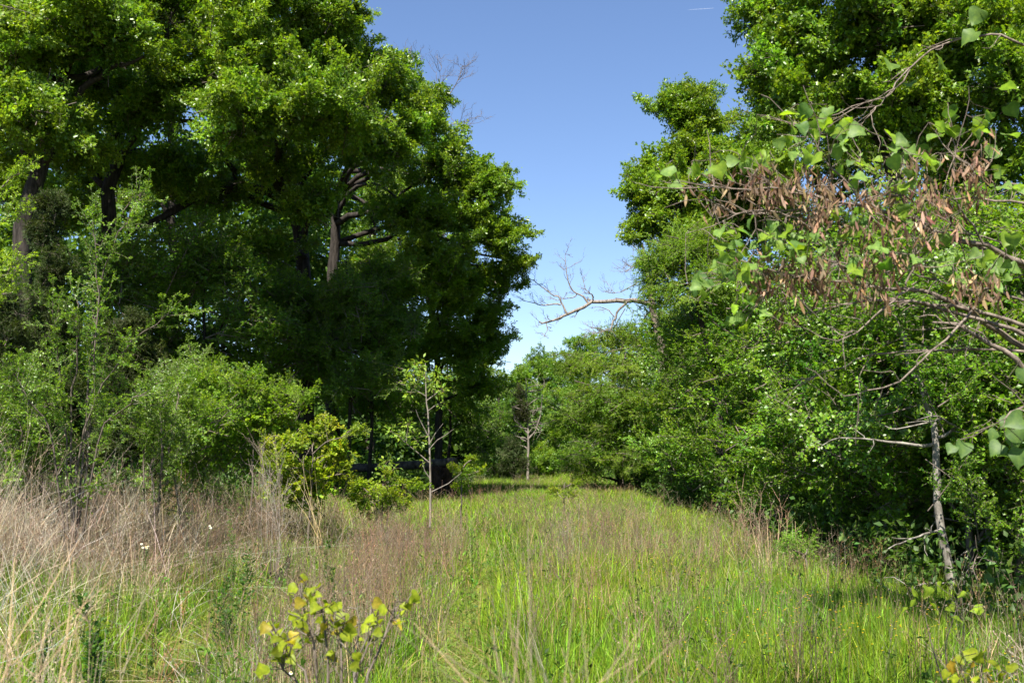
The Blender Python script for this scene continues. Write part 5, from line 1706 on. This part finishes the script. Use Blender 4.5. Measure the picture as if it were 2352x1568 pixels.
PODV = np.array([[0, 0, 0], [-0.5, 0.3, 0.02], [0, 0.32, 0.06], [0.5, 0.3, 0.0], [-0.46, 0.7, 0.03], [0, 0.7, -0.05], [0.46, 0.68, -0.02], [0, 1, 0.03]])
PODF = np.array([[0, 2, 1], [0, 3, 2], [7, 4, 5], [7, 5, 6], [1, 2, 5], [1, 5, 4], [2, 3, 6], [2, 6, 5]])
PODS = []
for q in range(5):
    mb = MB()
    v = PODV.copy()
    v[:, 2] += 0.1 * np.sin(v[:, 1] * 3 + q) * (0.4 + 0.2 * q)
    v[:, 0] = v[:, 0] * 0.2 + 0.05 * np.sin(v[:, 1] * 2.4 + q)
    mb.add(v, PODF, (1, 1, 1))
    PODS.append(mb.mesh('seed_pod', [DRY]))
pc = []
for x0, x1, ya, yb, n in ((1690, 1900, 390, 450, 26), (1640, 1760, 410, 470, 8), (1800, 1930, 430, 490, 12), (2090, 2260, 380, 470, 18), (2225, 2262, 320, 400, 7), (1720, 1900, 600, 650, 30), (1880, 2060, 610, 670, 16), (1980, 2100, 520, 610, 12), (2190, 2300, 640, 690, 11), (1950, 2090, 440, 500, 12), (1560, 1600, 425, 440, 2), (1760, 1860, 690, 720, 4), (2100, 2200, 460, 540, 9), (1840, 1990, 500, 560, 6)):
    for _ in range(int(n * 1.35)):
        pc.append((r.uniform(x0, x1), r.uniform(ya - 12, yb + 12)))
rest = MB()
np_ = 0
for x, y in pc:
    c = W(x, y, 4.45 + r.normal() * 0.13)
    s = allp[int(np.argmin(np.linalg.norm(allp - (c + [0, 0, 0.05]), axis=1)))]
    twigs.tube(curve_path(s, c, 4, 0.06, r), 0.0018, 3)
    for _ in range(r.integers(5, 11)):
        p = c + r.normal(size=3) * [0.022, 0.022, 0.03]
        dr = unit(r.normal(size=3) * [0.42, 0.42, 0.25] + [0, 0, -1])
        nm = unit(r.normal(size=3))
        k = r.uniform(0.035, 0.072)
        col = (np.array((0.175, 0.105, 0.062)) if r.random() < 0.6 else np.array((0.23, 0.16, 0.095))) * math.exp(r.normal() * 0.4) * [1, 1 + 0.1 * r.normal(), 1 + 0.12 * r.normal()]
        col = np.clip(col, 0.02, 0.8)
        if np_ < 300 and r.random() < 0.42:
            yv = dr
            xv = unit(np.cross(yv, nm))
            link_copy(PODS[r.integers(5)], 'seed_pod', red, p - base, (xv, yv, np.cross(xv, yv)), k, col)
            np_ += 1
        else:
            v = PODV * [0.2, 1, 1]
            rest.place(v, PODF, p, dr, nm, k, col)
o = rest.build('seed_pods', [DRY], red, False, base)
o['kind'] = 'stuff'
twigs.build('twigs', [BARK_RED], red, False, base)['kind'] = 'stuff'
print('leaves', nl, 'pods', np_, 'objects', len(bpy.data.objects))
